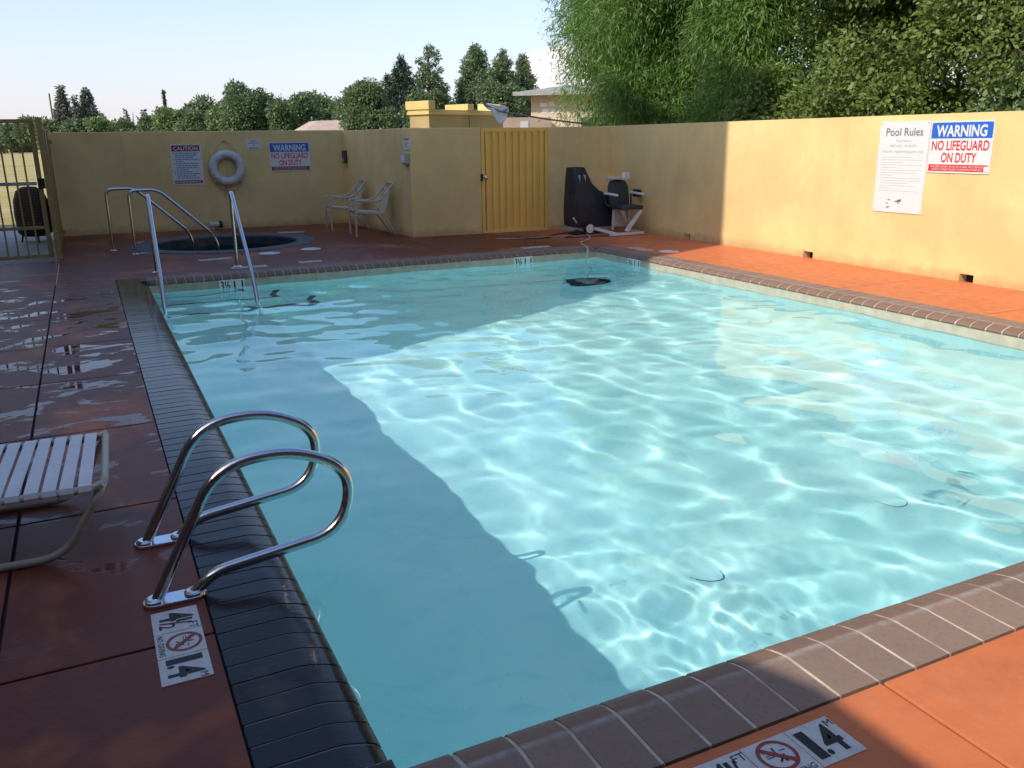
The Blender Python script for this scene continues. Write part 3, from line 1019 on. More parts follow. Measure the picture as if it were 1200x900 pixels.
hand_rail(.69, .60, "steel hand rail into the pool steps, the left one near the deck corner")
hand_rail(1.67, 1.56, "steel hand rail into the pool steps, the right one by the depth tile")
def spa_rail(x0, y, dx, label):
    t = empty("spa_rail", (x0, y, 0), 0, label, "hand rail", "steel hand rails at the spa")
    path = fillet([(0, 0, .0), (0, 0, .915), (.40, 0, .915), (1.09, 0, .25), (dx, 0, .1), (dx, 0, -.5)], [0, .11, .12, .2, .1, 0], 8)
    MB().tube(path, .021, 14).build("rail_tube", M['steel'], t, smooth=True)
    MB().lathe([(.055, .0), (.055, .01), (.03, .022), (.021, .022)], 16).build("escutcheon", M['chrome'], t, smooth=True)
    return t
spa_rail(.285, 14.42, 1.15, "steel rail over the spa edge, the one nearer the back wall")
spa_rail(.565, 13.76, 1.16, "steel rail over the spa edge, the one nearer the pool")

# ------------------------------------------------------------------ depth markers
def no_dive(F_, cx, cy, r, parent):
    b = MB(); n = 28
    def ringv(r0, r1, z):
        vs = [F_(cx + rr * math.cos(2 * math.pi * k / n), cy + rr * math.sin(2 * math.pi * k / n), z) for rr in (r0, r1) for k in range(n)]
        b.add(vs, [(k, (k + 1) % n, n + (k + 1) % n, n + k) for k in range(n)])
    ringv(r * .82, r, .0012)
    w = r * .09; c45 = math.cos(R(45))
    q = r * .84
    b.add([F_(cx + (-q * c45 + w * sx_), cy + (q * c45 + w * sx_), .0013) for sx_ in (-1, 1)] + [F_(cx + (q * c45 + w * sx_), cy + (-q * c45 + w * sx_), .0013) for sx_ in (1, -1)], [(0, 1, 2, 3)])
    b.build("prohibition_ring", M['red_dull'], parent)
    d = MB()
    def bar(x0, y0, x1, y1, w):
        l = math.hypot(x1 - x0, y1 - y0); ux, uy = -(y1 - y0) / l * w / 2, (x1 - x0) / l * w / 2
        d.add([F_(cx + (x0 + ux) * r, cy + (y0 + uy) * r, .0009), F_(cx + (x1 + ux) * r, cy + (y1 + uy) * r, .0009), F_(cx + (x1 - ux) * r, cy + (y1 - uy) * r, .0009), F_(cx + (x0 - ux) * r, cy + (y0 - uy) * r, .0009)], [(0, 1, 2, 3)])
    bar(-.05, .15, .12, -.25, .2); bar(.12, -.2, .35, -.05, .10); bar(.1, -.25, -.15, -.42, .10)
    bar(-.05, .1, -.3, .35, .10); bar(0, .12, .05, .5, .09)
    bar(-.62, -.02, -.2, -.02, .05); bar(.25, .2, .6, .2, .05); bar(-.6, .12, -.3, .12, .04)
    n2 = 8
    d.add([F_(cx + (.2 + .1 * math.cos(2 * math.pi * k / n2)) * r, cy + (-.40 + .1 * math.sin(2 * math.pi * k / n2)) * r, .0009) for k in range(n2)], [tuple(range(n2))])
    d.build("diver_symbol", M['black'], parent)
M['red_dull'] = mat("marker_red", (.28, .04, .035), .5)
def depth_marker(o, right, up, label, dull):
    F_ = on_face(o, right, up)
    t = empty("depth_marker", o, 0, label, "depth marker", "depth marker tiles set in the deck")
    # children are written in world space, so keep the empty's transform out of them
    t.location = (0, 0, 0)
    T = .152; g = .0016
    tiles = [plate(F_, i * T + g, (i + 1) * T - g, g, T - g, -.004, .0025, "tile", M['marker_white'], t, .0012) for i in range(3)]
    G = on_face(F_(0, 0, .0026), right, up)
    lettering("4", G(.052, .028), right, up, M['black'], tiles[0], cap=.105, width=.058, off=.02, lift=.0006)
    lettering("1", G(.086, .078), right, up, M['black'], tiles[0], cap=.05, width=.014, off=.015, lift=.0006)
    lettering("/", G(.098, .025), right, up, M['black'], tiles[0], cap=.10, width=.032, lift=.0006)
    lettering("2", G(.112, .022), right, up, M['black'], tiles[0], cap=.05, width=.028, off=.012, lift=.0006)
    lettering("FT", G(.132, .112), right, up, M['black'], tiles[0], cap=.028, lift=.0006)
    no_dive(G, T * 1.5, .088, .056, tiles[1])
    lettering("NO DIVING", G(T * 1.5, .009), right, up, M['black'], tiles[1], cap=.019, width=.128, off=.008, lift=.0006)
    lettering("1", G(T * 2 + .03, .026), right, up, M['black'], tiles[2], cap=.105, width=.032, off=.02, lift=.0006)
    lettering(".", G(T * 2 + .058, .026), right, up, M['black'], tiles[2], cap=.02, width=.017, off=.0, lift=.0006)
    lettering("4", G(T * 2 + .095, .026), right, up, M['black'], tiles[2], cap=.105, width=.062, off=.02, lift=.0006)
    lettering("M", G(T * 2 + .136, .114), right, up, M['black'], tiles[2], cap=.024, lift=.0006)
    return t
depth_marker((.012, 2.893, .0005), (0, -1, 0), (1, 0, 0), "white depth marker reading 4 1/2 FT beside the nearer grab rail", .5)
depth_marker((1.198, 1.305, .0005), (1, 0, 0), (0, 1, 0), "white depth marker reading 4 1/2 FT beside the near coping, at the bottom edge", .5)
def wall_marker(o, right, up, label):
    t = empty("depth_tile", (0, 0, 0), 0, label, "depth marker", "depth tiles in the waterline")
    F_ = on_face(o, right, up)
    a = plate(F_, 0, .15, 0, .13, 0, .004, "tile", M['depth_white'], t, .001)
    c = plate(F_, .153, .303, 0, .13, 0, .004, "tile", M['depth_white'], t, .001)
    lettering("3½", F_(.075, .015, .0045), right, up, M['black'], a, cap=.10, width=.11, off=.02)
    lettering("1.1", F_(.228, .015, .0045), right, up, M['black'], c, cap=.10, width=.11, off=.02)
    RECV.extend([a, c])
fy = PY1 + .011
wall_marker((1.33, fy, -.185), (1, 0, 0), UP, "3 1/2 and 1.1 depth tiles in the far waterline by the hand rail")
wall_marker((5.33, fy, -.185), (1, 0, 0), UP, "3 1/2 and 1.1 depth tiles in the far waterline below the yellow door")
wall_marker((PX1 + .011, 10.05, -.185), (0, -1, 0), UP, "3 1/2 and 1.1 depth tiles in the shaded right waterline by the corner")

# deck discs, flush strips
def lid(x, y, r, label):
    o = MB().lathe([(r, 0.0005), (r, .006), (r * .9, .009), (0, .009)], 28, (0, 0, 0)).build("deck_disc", M['white'], smooth=True)
    o.location = (x, y, 0)
    MB().lathe([(.02, .009), (.02, .0105), (0, .0105)], 10, (r * .6, 0, 0)).build("finger_hole", M['dark'], o)
    return tag(o, label, "skimmer lid", "white round lids in the deck")
lid(2.31, 12.82, .15, "round white deck lid beside the spa, left of its pair")
lid(2.96, 13.02, .15, "round white deck lid beside the spa, right of its pair")
lid(7.30, 9.95, .14, "round white deck lid at the shade edge near the sunlit coping")
def flush_strip(x, y, rz, n, label):
    t = empty("no_diving_strip", (x, y, .0005), rz, label, "depth marker", "worn white marker tiles on the far deck")
    for i in range(n):
        p = MB().box(-.076 * n + i * .152 + .002, -.076 * n + (i + 1) * .152 - .002, -.076, .076, -.003, .0025).build("tile", M['marker_white'], t, bevel=.001)
        b = MB()
        for k in range(3):
            xx = -.076 * n + i * .152 + .03 + k * .036
            b.add([(xx, -.04, .0032), (xx + .014, -.04, .0032), (xx + .014, .04, .0032), (xx, .04, .0032)], [(0, 1, 2, 3)])
        b.build("worn_print", M['ink_dark'], p)
flush_strip(1.80, 11.52, 0, 3, "worn white marker tiles on the deck between hand rail and far coping")
flush_strip(2.62, 11.62, 0, 2, "short worn white marker on the far deck right of the hand rails")
flush_strip(5.95, 11.42, 0, 3, "worn white marker tiles on the far deck below the yellow door")
flush_strip(7.14, 10.42, math.pi / 2, 3, "worn white marker tiles on the right deck by the pool corner")
flush_strip(1.52, 12.58, .15, 3, "worn white marker tiles on the deck beside the spa")
flush_strip(3.25, 15.72, -.35, 3, "worn white marker tiles behind the spa near the chairs")
flush_strip(.78, 15.45, .0, 2, "worn white marker tiles behind the spa rails")
flush_strip(.78, 13.88, -.25, 2, "worn white marker tiles at the foot of the spa rails")
dg_ = tag(MB().box(-.075, .075, -.075, .075, .0005, .006).build("drain_grate", M['drain'], bevel=.003), "square beige drain lid in the wet deck by the far left coping", "drain cover")
dg_.location = (.06, 10.25, 0)
b = MB()
for k in range(5):
    b.box(-.055, .055, -.052 + k * .024, -.044 + k * .024, .006, .0068)
b.build("slot", M['dark'], dg_)
# white pvc stub behind the spa
pv = empty("pvc_pipe", (2.02, 16.95, 0), 0, "white pipe stub lying against the wall foot behind the spa", "pipe")
MB().tube([(0, 0, .10), (.16, -.01, .10)], .055, 14).build("pipe", M['pipe_white'], pv, smooth=True)
MB().tube([(.16, -.01, .10), (.22, -.01, .10)], .066, 14).build("coupling", M['dark'], pv, smooth=True)
MB().box(.02, .07, -.05, .05, 0, .05).build("block", M['concrete'], pv)

# ------------------------------------------------------------------ pool floor things
def fz(x, y): return floor_z(y)
cl = empty("pool_cleaner", (6.02, 10.02, floor_z(10.02) + .0), R(15), "dark round suction cleaner with a pale square top on the pool floor", "pool cleaner")
MB().lathe([(.30, .02), (.31, .03), (.26, .055), (.12, .07), (0, .07)], 32).build("skirt", M['dark'], cl, smooth=True)
MB().box(-.13, .11, -.10, .10, .07, .15).build("body", M['grey_metal'], cl, bevel=.02)
MB().tube(fillet([(.0, .0, .15), (.02, .0, .24), (.14, .02, .26), (.30, .06, .14), (.5, .12, .05)], .1, 5), .022, 10).build("hose", M['dark'], cl, smooth=True)
def dive_ring(x, y, r, name, label, m, arc=(0, 360), beads=False, tilt=0):
    t = empty(name, (x, y, floor_z(y) + .012), 0, label, "pool toy")
    t.rotation_euler = (tilt, 0, 0)
    aa = [R(arc[0] + (arc[1] - arc[0]) * k / 30) for k in range(31)]
    MB().tube([(r * math.cos(a), r * math.sin(a), .0) for a in aa], .0022, 6).build("cord", M['cord'], t, smooth=True)
    if beads:
        b = MB()
        for a in aa[4:-4]:
            c = Vector((r * math.cos(a), r * math.sin(a), 0))
            b.lathe([(0, -.007), (.005, -.004), (.0065, 0), (.005, .004), (0, .007)], 8, c)
        b.build("bead_row", M['bead_blue'], t, smooth=True)
dive_ring(2.80, 3.40, .115, "bead_ring", "thin ring with blue beads lying on the sunlit pool floor", None, (190, 360), True)
dive_ring(4.28, 3.42, .12, "hair_band", "thin dark ring on the pool floor toward the right side", None, (170, 370))
dive_ring(7.0 - .5, 7.1, .12, "hoop", "small dark hoop on the pool floor by the right wall", None, (0, 360))

# ------------------------------------------------------------------ strap chairs
def strap_mesh(w, L, th=.004):
    return MB().box(-w / 2, w / 2, -L / 2, L / 2, -th, th).mesh("strap", M['strap_tan'], bevel=.0015)
def make_chair():
    t = empty("strap_chair")
    W = .50
    b = None
    for s in (-1, 1):
        y = s * W / 2
        path = fillet([(0, y, 0), (0, y, .60), (.14, y, .585), (.42, y, .56), (.66, y, .84)], [0, .07, .05, .22, 0], 6)
        MB().tube(path, .0165, 8).build("side_frame", M['frame_light'], t, smooth=True)
        MB().tube([(.44, y * .96, .36), (.56, y, .22), (.68, y, 0)], .015, 8).build("rear_leg", M['frame_light'], t, smooth=True)
        MB().tube([(.0, y * .95, .40), (.44, y * .95, .36), (.50, y * .95, .40), (.655, y * .97, .84)], .015, 8).build("seat_rail", M['frame_light'], t, smooth=True)
    MB().tube([(0, -W / 2, .33), (0, W / 2, .33)], .01, 8).build("cross_bar", M['frame_light'], t, smooth=True)
    MB().tube(fillet([(.655, -W / 2, .83), (.672, -W / 2 + .03, .865), (.672, W / 2 - .03, .865), (.655, W / 2, .83)], .03, 4), .0125, 8).build("top_bar", M['frame_light'], t, smooth=True)
    MB().tube([(.44, -W / 2, .36), (.44, W / 2, .36)], .01, 8).build("cross_bar", M['frame_light'], t, smooth=True)
    sm = strap_mesh(.046, W * .98, .006)
    for i in range(8):
        f = i / 7
        o = link("strap", sm, t); o.location = (.03 + f * .38, 0, .418 - f * .034)
    for i in range(6):
        f = i / 5.6
        o = link("strap", sm, t); o.location = (.506 + f * .13, 0, .44 + f * .36)
        o.rotation_euler = (0, R(-71), 0)
    return t
ch = make_chair()
ch.location = (4.07, 14.58, 0); ch.rotation_euler = (0, 0, R(-4))
tag(ch, "tan strap patio chair against the return wall, the one nearer the pool", "chair", "strap chairs in the corner")
c2 = copy_tree(ch)
c2.location = (3.98, 15.86, 0); c2.rotation_euler = (0, 0, R(-3))
tag(c2, "tan strap patio chair against the return wall, the one by the wall corner", "chair", "strap chairs in the corner")

# ------------------------------------------------------------------ lounger at the left edge
lg = empty("sun_lounger", (-.085, 3.78, 0), R(-3), "white strapped sun lounger on the wet deck, cut by the photo's left edge", "sun lounger")
LW = .66
for s in (-1, 1):
    y = s * LW / 2
    MB().tube(fillet([(-1.95, y, .285), (-.02, y, .285), (.018, y, .30)], .03, 4), .0145, 10).build("side_rail", M['frame_light'], lg, smooth=True)
for x0, sgn in ((.01, 1), (-1.55, 1)):
    path = fillet([(x0 - .01, .33, .275), (x0 - .015, -.33, .275)], .05, 4)
    ys = -.31
    p = fillet([(x0, .33, .29), (x0 + .012, -.25, .285), (x0 - .01, -.335, .262), (x0 - .16, -.31, .016), (x0 - .62, -.31, .016)], [0, .06, .05, .10, 0], 7)
    MB().tube(p, .0155, 12).build("leg_frame", M['frame_tan'], lg, smooth=True)
    p = fillet([(x0 - .01, .32, .27), (x0 - .16, .31, .016), (x0 - .62, .31, .016)], .10, 7)
    MB().tube(p, .0155, 12).build("leg_frame", M['frame_tan'], lg, smooth=True)
b = MB()
for k in range(21):
    pass
L2 = LW / 2 + .012
sp = [(-L2, .262), (-L2 - .006, .285), (-L2 + .004, .304), (-L2 + .06, .306), (L2 - .06, .306), (L2 - .004, .304), (L2 + .006, .285), (L2, .262),
      (L2 - .004, .262), (L2 + .001, .285), (L2 - .008, .299), (L2 - .06, .301), (-L2 + .06, .301), (-L2 + .008, .299), (-L2 - .001, .285), (-L2 + .004, .262)]
sm = MB().prism(sp, 'x', -.024, .024).mesh("strap", M['strap'], bevel=.001)
for k in range(31):
    o = link("strap", sm, lg); o.location = (-.045 - k * .0605, 0, random.uniform(-.001, .001)); o.rotation_euler = (0, 0, random.uniform(-.006, .006))

# ------------------------------------------------------------------ pool lift under its cover, with seat
lf = empty("pool_lift", (7.42, 12.75, 0), 0, "navy covered pool lift with a slate seat and white frame in the wall corner", "pool lift")
# cover: draped box with a tall mast at the left
b = MB(); secs = []
prof = [(.0, .10), (.12, .09), (.5, .10), (.7, .11), (.78, .115)]
def sec(z, x0, x1, y0, y1, r=.05):
    pts = []
    for cx, cy, a0 in ((x1 - r, y1 - r, 0), (x0 + r, y1 - r, 90), (x0 + r, y0 + r, 180), (x1 - r, y0 + r, 270)):
        for k in range(5):
            a = R(a0 + 90 * k / 4)
            pts.append((cx + r * math.cos(a), cy + r * math.sin(a), z))
    return pts
rows = [sec(.13, -.10, .66, -.22, .28), sec(.35, -.11, .65, -.23, .28), sec(.55, -.11, .63, -.22, .27), sec(.63, -.11, .56, -.20, .26), sec(.70, -.11, .36, -.18, .25),
        sec(.82, -.11, .24, -.15, .24), sec(1.0, -.12, .15, -.12, .20), sec(1.08, -.12, .12, -.10, .18), sec(1.095, -.10, .10, -.08, .16)]
vs = []
for i, r_ in enumerate(rows):
    for j, p in enumerate(r_):
        fold = .008 * math.sin(j * 2.3 + i * .4) * (1 if i < 6 else .3)
        cx_, cy_ = .27, .03
        vs.append((p[0] + fold, p[1] + fold * .7, p[2] + .012 * math.sin(j * 1.7) * (i in (3, 4))))
n = 20
fs = [(i * n + k, i * n + (k + 1) % n, (i + 1) * n + (k + 1) % n, (i + 1) * n + k) for i in range(len(rows) - 1) for k in range(n)]
fs += [tuple(range(n))[::-1], tuple(range((len(rows) - 1) * n, len(rows) * n))]
b.add(vs, fs)
b.build("vinyl_cover", M['cover_cloth'], lf, smooth=True, auto=50)
# two pale vents on the mast cover
MB().add([(-.06, -.145, .97), (-.02, -.155, .85), (-.015, -.15, .97)], [(0, 1, 2)]).add([(.04, -.145, .98), (.08, -.155, .86), (.09, -.15, .97)], [(0, 1, 2)]).build("reflective_tab", M['grey_metal'], lf)
b = MB()
for y in (-.16, .2):
    b.obox((-.14, y, .09), (.70, y, .09), .05, .06)
b.obox((-.14, -.16, .09), (-.14, .2, .09), .05, .06)
b.build("base_frame", M['grey_metal'], lf)
for (x, y) in ((.10, -.26), (.10, .24), (.62, .24)):
    w = MB().tube([(x, y - .025, .10), (x, y + .025, .10)], .10, 20).build("wheel", M['dark'], lf, smooth=True)
    MB().tube([(x, y - .029, .10), (x, y - .026, .10)], .075, 18).build("hub", M['white'], w, smooth=True)
MB().tube(fillet([(-.11, -.20, .20), (-.17, -.25, .25), (-.22, -.28, .29)], .05, 4), .013, 8).build("tow_handle", M['white'], lf, smooth=True)
cw = MB().tube([(-.13, -.27, .045), (-.13, -.22, .045)], .045, 14).build("caster", M['dark'], lf, smooth=True)
# seat
SX, SY = .62, -.52
b = MB()
bk = []
for (x, z) in ((-.19, .47), (-.195, .62), (-.19, .78), (-.15, .86), (-.06, .885), (.06, .885), (.15, .86), (.19, .78), (.195, .62), (.19, .47)):
    bk.append((SX + x, z))
vs = []
for yo, ins in ((SY + .14, 0), (SY + .20, 0)):
    for x, z in bk: vs.append((x, yo + (z - .47) * .16 - .03 * (1 - ((x - SX) / .2) ** 2) * (yo < SY + .15) * -1, z))
n = len(bk)
b.add(vs, [tuple(range(n)), tuple(range(n, 2 * n))[::-1]] + [(i, n + i, n + (i + 1) % n, (i + 1) % n) for i in range(n)])
b.build("backrest", M['seat_vinyl'], lf, bevel=.015, smooth=True)
MB().box(SX - .20, SX + .20, SY - .26, SY + .15, .42, .485).build("seat", M['seat_vinyl'], lf, bevel=.02, smooth=True)
for s in (-1, 1):
    MB().obox((SX + s * .255, SY + .22, .67), (SX + s * .255, SY - .16, .655), .05, .035).build("armrest", M['white'], lf, bevel=.008)
    MB().tube(fillet([(SX + s * .255, SY + .20, .655), (SX + s * .255, SY + .2, .50), (SX + s * .20, SY + .12, .45)], .05, 4), .014, 8).build("arm_bracket", M['cover_cloth'], lf, smooth=True)
MB().box(SX + .28, SX + .36, SY + .05, SY + .2, .60, .72).build("control_box", M['cover_cloth'], lf, bevel=.01)
b = MB()
b.obox((SX - .16, SY - .2, .40), (SX + .16, SY + .12, .06), .04, .04)
b.obox((SX + .17, SY - .22, .40), (SX - .10, SY - .22, .07), .05, .05)
b.obox((SX + .14, SY + .1, .41), (SX + .18, SY + .1, .04), .035, .035)
b.obox((SX - .15, SY + .1, .41), (SX - .10, SY + .2, .07), .035, .035)
b.obox((SX - .42, SY - .24, .035), (SX + .24, SY - .22, .035), .05, .04)
b.obox((SX - .30, SY - .22, .04), (SX - .44, SY + .2, .10), .05, .04)
b.obox((SX + .20, SY - .24, .035), (SX + .2, SY + .18, .05), .05, .04)
b.build("seat_frame", M['white'], lf)
MB().box(SX - .13, SX + .14, SY + .12, SY + .15, .12, .40).build("foot_panel", M['pipe_white'], lf, bevel=.006)
b = MB()
b.tube([(SX - .21, SY + .22, .915), (SX - .08, SY + .2, .905)], [.035, .03], 12)
b.box(SX - .08, SX + .06, SY + .17, SY + .25, .885, .935)
b.build("actuator", M['pipe_white'], lf, smooth=True, bevel=.006)
MB().prism([(SX + .06, .89), (SX + .20, .89), (SX + .19, .99), (SX + .10, 1.0)], 'y', SY + .16, SY + .24).build("battery", M['white'], lf, bevel=.012)
# cables on the deck
cb = empty("power_cable", (0, 0, 0), 0, "loose dark cable lying on the far deck in front of the door and lift", "cable")
MB().tube(fillet([(6.35, 12.9, .012), (6.2, 12.55, .012), (6.6, 12.3, .012), (7.0, 12.75, .012), (7.35, 12.9, .012), (7.2, 12.4, .012), (6.8, 12.2, .012), (7.5, 12.15, .012), (7.7, 12.0, .012)], .25, 6), .009, 6).build("cable_loop", M['cord'], cb, smooth=True)
MB().tube(fillet([(5.9, 12.7, .012), (6.3, 12.45, .012), (6.9, 12.5, .012), (7.3, 12.2, .012), (7.45, 12.45, .012)], .25, 6), .008, 6).build("cable_loop", M['grey_metal'], cb, smooth=True)
hs = MB().tube(fillet([(7.45, 12.45, .014), (7.2, 11.9, .014), (6.72, 11.45, .014), (6.62, 11.1, .012), (6.52, 10.86, .012), (6.45, 10.78, -.10), (6.38, 10.70, -.3), (6.3, 10.45, -.8), (6.15, 10.2, -1.0)], .18, 6), .010, 8).build("cleaner_hose", M['pipe_white'], smooth=True)
tag(hs, "pale thin hose running from the lift over the far coping into the water", "hose")

# ------------------------------------------------------------------ skimmer net lying over the door top
nt_ = empty("skimmer_net", (6.45, 13.62, 1.79), 0, "pale pool skimmer net on a long pole resting across the door top", "pool net")
MB().tube([(-.02, .02, .22), (.35, .0, .165), (.85, -.02, .09), (1.70, -.02, .0)], .014, 8).build("pole", M['alu'], nt_, smooth=True)
MB().tube(fillet([(.02, .02, .21), (-.30, .02, .33), (-.33, .03, .36), (.10, .03, .33), (.17, .02, .27), (.02, .02, .21)], .05, 5), .012, 8).build("net_hoop", M['alu'], nt_, smooth=True)
gv = []; nx2, nz2 = 12, 8
for i in range(nx2 + 1):
    for j in range(nz2 + 1):
        u, v = i / nx2, j / nz2
        xa = -.31 + u * .46
        top = .345 - .05 * u
        bot = top - (.10 + .20 * math.sin(math.pi * min(1, max(0, (u - .15) / .85))) * (1.0 if u > .15 else 0)) 
        x = xa + v * (.05 - .08 * (u - .5))
        gv.append((x, .035 + .03 * math.sin(v * 3.1) * math.cos(u * 9), top * (1 - v) + bot * v))
b = MB().add(gv, [(i * (nz2 + 1) + j, i * (nz2 + 1) + j + 1, (i + 1) * (nz2 + 1) + j + 1, (i + 1) * (nz2 + 1) + j) for i in range(nx2) for j in range(nz2)])
o = b.build("net_bag", M['net'], nt_, smooth=True)
so = o.modifiers.new("thick", 'SOLIDIFY'); so.thickness = .006

# ------------------------------------------------------------------ gate and side panel on the left
gt = empty("metal_gate", (-.50, 13.80, 0), 0, "ochre metal bar gate with mesh at the left, open grass behind it", "gate")
GW = 1.55
b = MB()
b.box(-.062, 0, -.03, .03, .03, 1.90)
b.build("gate_stile", M['fence_paint'], gt, bevel=.005)
MB().box(-GW - .06, -GW, -.03, .03, .03, 1.90).build("gate_stile", M['fence_paint'], gt, bevel=.005)
for z0, z1 in ((1.85, 1.90), (.43, .47), (.03, .08)):
    MB().box(-GW, -.062, -.022, .022, z0, z1).build("gate_rail", M['fence_paint'], gt, bevel=.004)
MB().box(-GW, -.07, -.06, -.0225, 1.03, 1.075).build("push_bar", M['grey_metal'], gt, bevel=.004)
bm_ = MB().box(-.011, .011, -.011, .011, .08, 1.85).mesh("gate_bar", M['fence_paint'])
k = 0
x = -.185
while x > -GW + .04:
    o = link("gate_bar", bm_, gt); o.location = (x, 0, 0)
    x -= .125
# expanded metal mesh, thin diamonds
b = MB()
xs0, xs1, zs0, zs1 = -GW, -.064, .475, 1.62
dx, dz, tw = .06, .021, .0028
nz = int((zs1 - zs0) / dz)
ncol = int((xs1 - xs0) / (dx / 2))
for i in range(ncol):
    for j in range(nz):
        xa = xs0 + i * dx / 2; xb = xa + dx / 2
        za = zs0 + j * dz; zb = za + dz / 2
        if i % 2: za, zb = zb, za
        yb = .0245
        b.add([(xa, yb, za - tw / 2), (xb, yb, zb - tw / 2), (xb, yb, zb + tw / 2), (xa, yb, za + tw / 2)], [(0, 1, 2, 3)])
em = b.build("expanded_mesh", M['fence_paint'], gt)
em["kind"] = "stuff"
sol = em.modifiers.new("thick", 'SOLIDIFY'); sol.thickness = .003
MB().box(-.05, .03, -.055, -.03, .98, 1.12).build("latch", M['dark'], gt, bevel=.004)
pn = empty("side_panel", (-.455, 13.75, 0), 0, "ochre solid metal fence panel running from the gate post back to the wall", "fence")
b = MB().add([(0, 0, .02), (0, 3.50, .02), (0, 3.50, 1.74), (0, 0, 1.89), (.03, 0, .02), (.03, 3.50, .02), (.03, 3.50, 1.74), (.03, 0, 1.89)],
             [(0, 1, 2, 3), (7, 6, 5, 4), (0, 4, 5, 1), (1, 5, 6, 2), (2, 6, 7, 3), (3, 7, 4, 0)])
b.build("sheet", M['fence_paint'], pn)
MB().box(-.012, .062, -.04, .04, 0, 1.92).build("post", M['fence_paint'], pn, bevel=.005)
for y in (1.2, 2.35):
    MB().box(.030, .045, y - .02, y + .02, .03, 1.78).build("batten", M['fence_paint'], pn)
MB().box(.031, .075, 3.30, 3.45, 1.58, 1.64).build("hinge", M['fence_paint'], pn)
MB().box(.031, .075, 3.30, 3.45, .07, .12).build("hinge", M['fence_paint'], pn)
# covered grill behind the gate
gr = empty("covered_grill", (-.82, 16.6, 0), 0, "black covered barbecue grill standing behind the bar gate", "grill")
MB().lathe([(.20, .10), (.26, .16), (.275, .45), (.26, .68), (.20, .84), (.10, .90), (0, .91)], 20).build("cover", M['bbq'], gr, smooth=True)
for a in (40, 160, 280):
    MB().tube([(.2 * math.cos(R(a)), .2 * math.sin(R(a)), .14), (.24 * math.cos(R(a)), .24 * math.sin(R(a)), 0)], .015, 8).build("leg", M['dark'], gr)

# ------------------------------------------------------------------ buildings beyond
# yellow parapet enclosure
yb_ = empty("yellow_enclosure", (9.25, 24.4, 0), R(24), "yellow stucco enclosure with raised parapets behind the yellow door", "building")
W_, D_ = 3.3, .80
MB().box(0, W_, 0, D_, 0, 2.28).build("wall", M['stucco_ochre'], yb_)
MB().box(-.06, W_ + .06, -.06, D_ + .06, 2.281, 2.36).build("cornice", M['stucco_bright'], yb_, bevel=.01)
MB().box(-.04, W_ + .04, -.04, D_ + .04, 2.361, 2.42).build("coping_course", M['stucco_bright'], yb_, bevel=.01)
for x0, x1, z in ((-.08, .20, 2.66), (1.58, 1.86, 2.60), (W_ - .22, W_ + .08, 2.66)):
    MB().box(x0, x1, -.08, D_ + .08, 2.421, z).build("parapet_block", M['stucco_bright'], yb_, bevel=.012)
MB().box(1.70, 1.72, -.006, -.001, 1.0, 2.27).build("control_joint", M['joint'], yb_)
# house behind the net
hs_ = empty("beige_house", (15.46, 30.0, 0), R(-38), "pale beige house with a grey eave behind the dark tree", "house")
MB().box(0, 9, 0, 7, 0, 3.22).build("wall", M['stucco_pink'], hs_)
b = MB()
b.add([(-.55, -.55, 3.221), (9.5, -.55, 3.221), (9.5, 7.5, 3.221), (-.55, 7.5, 3.221), (2.8, 3.4, 3.85), (6.2, 3.4, 3.85)], [(3, 2, 1, 0), (0, 1, 5, 4), (1, 2, 5), (2, 3, 4, 5), (3, 0, 4)])
b.build("roof", M['roof_grey'], hs_)
b = MB()
b.box(-.57, 9.52, -.58, -.551, 3.10, 3.24); b.box(-.58, -.551, -.551, 7.5, 3.10, 3.24)
b.build("fascia", M['roof_grey'], hs_)
wn = MB().box(1.8, 3.4, -.05, .0, 1.2, 2.4).build("window", M['trim'], hs_)
MB().box(1.9, 3.3, -.06, -.051, 1.3, 2.3).build("pane", M['glass_dark'], wn)
F_ = on_face(hs_.matrix_world @ Vector((0, 0, 0)), (1, 0, 0), UP)
b = MB()
for (x0, x1, z) in ((.35, .62, 2.72), (.68, .92, 2.75), (1.0, 1.2, 2.70), (.42, .70, 2.50), (.76, 1.15, 2.48)):
    b.box(x0, x1, -.012, -.001, z, z + .13)
b.build("wall_lettering", M['sign_white'], hs_)
lw = tag(MB().box(0, 2.0, 0, .25, 0, 2.32).build("low_wall", M['stucco_pink']), "low pinkish wall in shade between the yellow enclosure and the house", "wall")
lw.location = (13.9, 29.2, 0)
ns = tag(MB().box(0, .30, -.02, 0, 0, .30).build("wall_notice", M['sign_white']), "tiny white notice on the low pinkish wall", "sign")
ns.location = (14.62, 29.195, 1.88)
# tan hip roof house far behind the far wall
th_ = empty("tan_roof_house", (9.25, 40.0, 0), R(-4), "small tan hip roofed building just showing above the far wall", "house")
MB().box(.15, 2.75, .15, 4, 0, 2.05).build("wall", M['stucco_pink'], th_)
MB().add([(0, 0, 2.051), (2.9, 0, 2.051), (2.9, 4.3, 2.051), (0, 4.3, 2.051), (.7, 1.2, 2.50), (2.3, 1.2, 2.54), (2.3, 3, 2.54), (.7, 3, 2.50)], [(3, 2, 1, 0), (0, 1, 5, 4), (1, 2, 6, 5), (2, 3, 7, 6), (3, 0, 4, 7), (4, 5, 6, 7)]).build("roof", M['roof_tan'], th_)
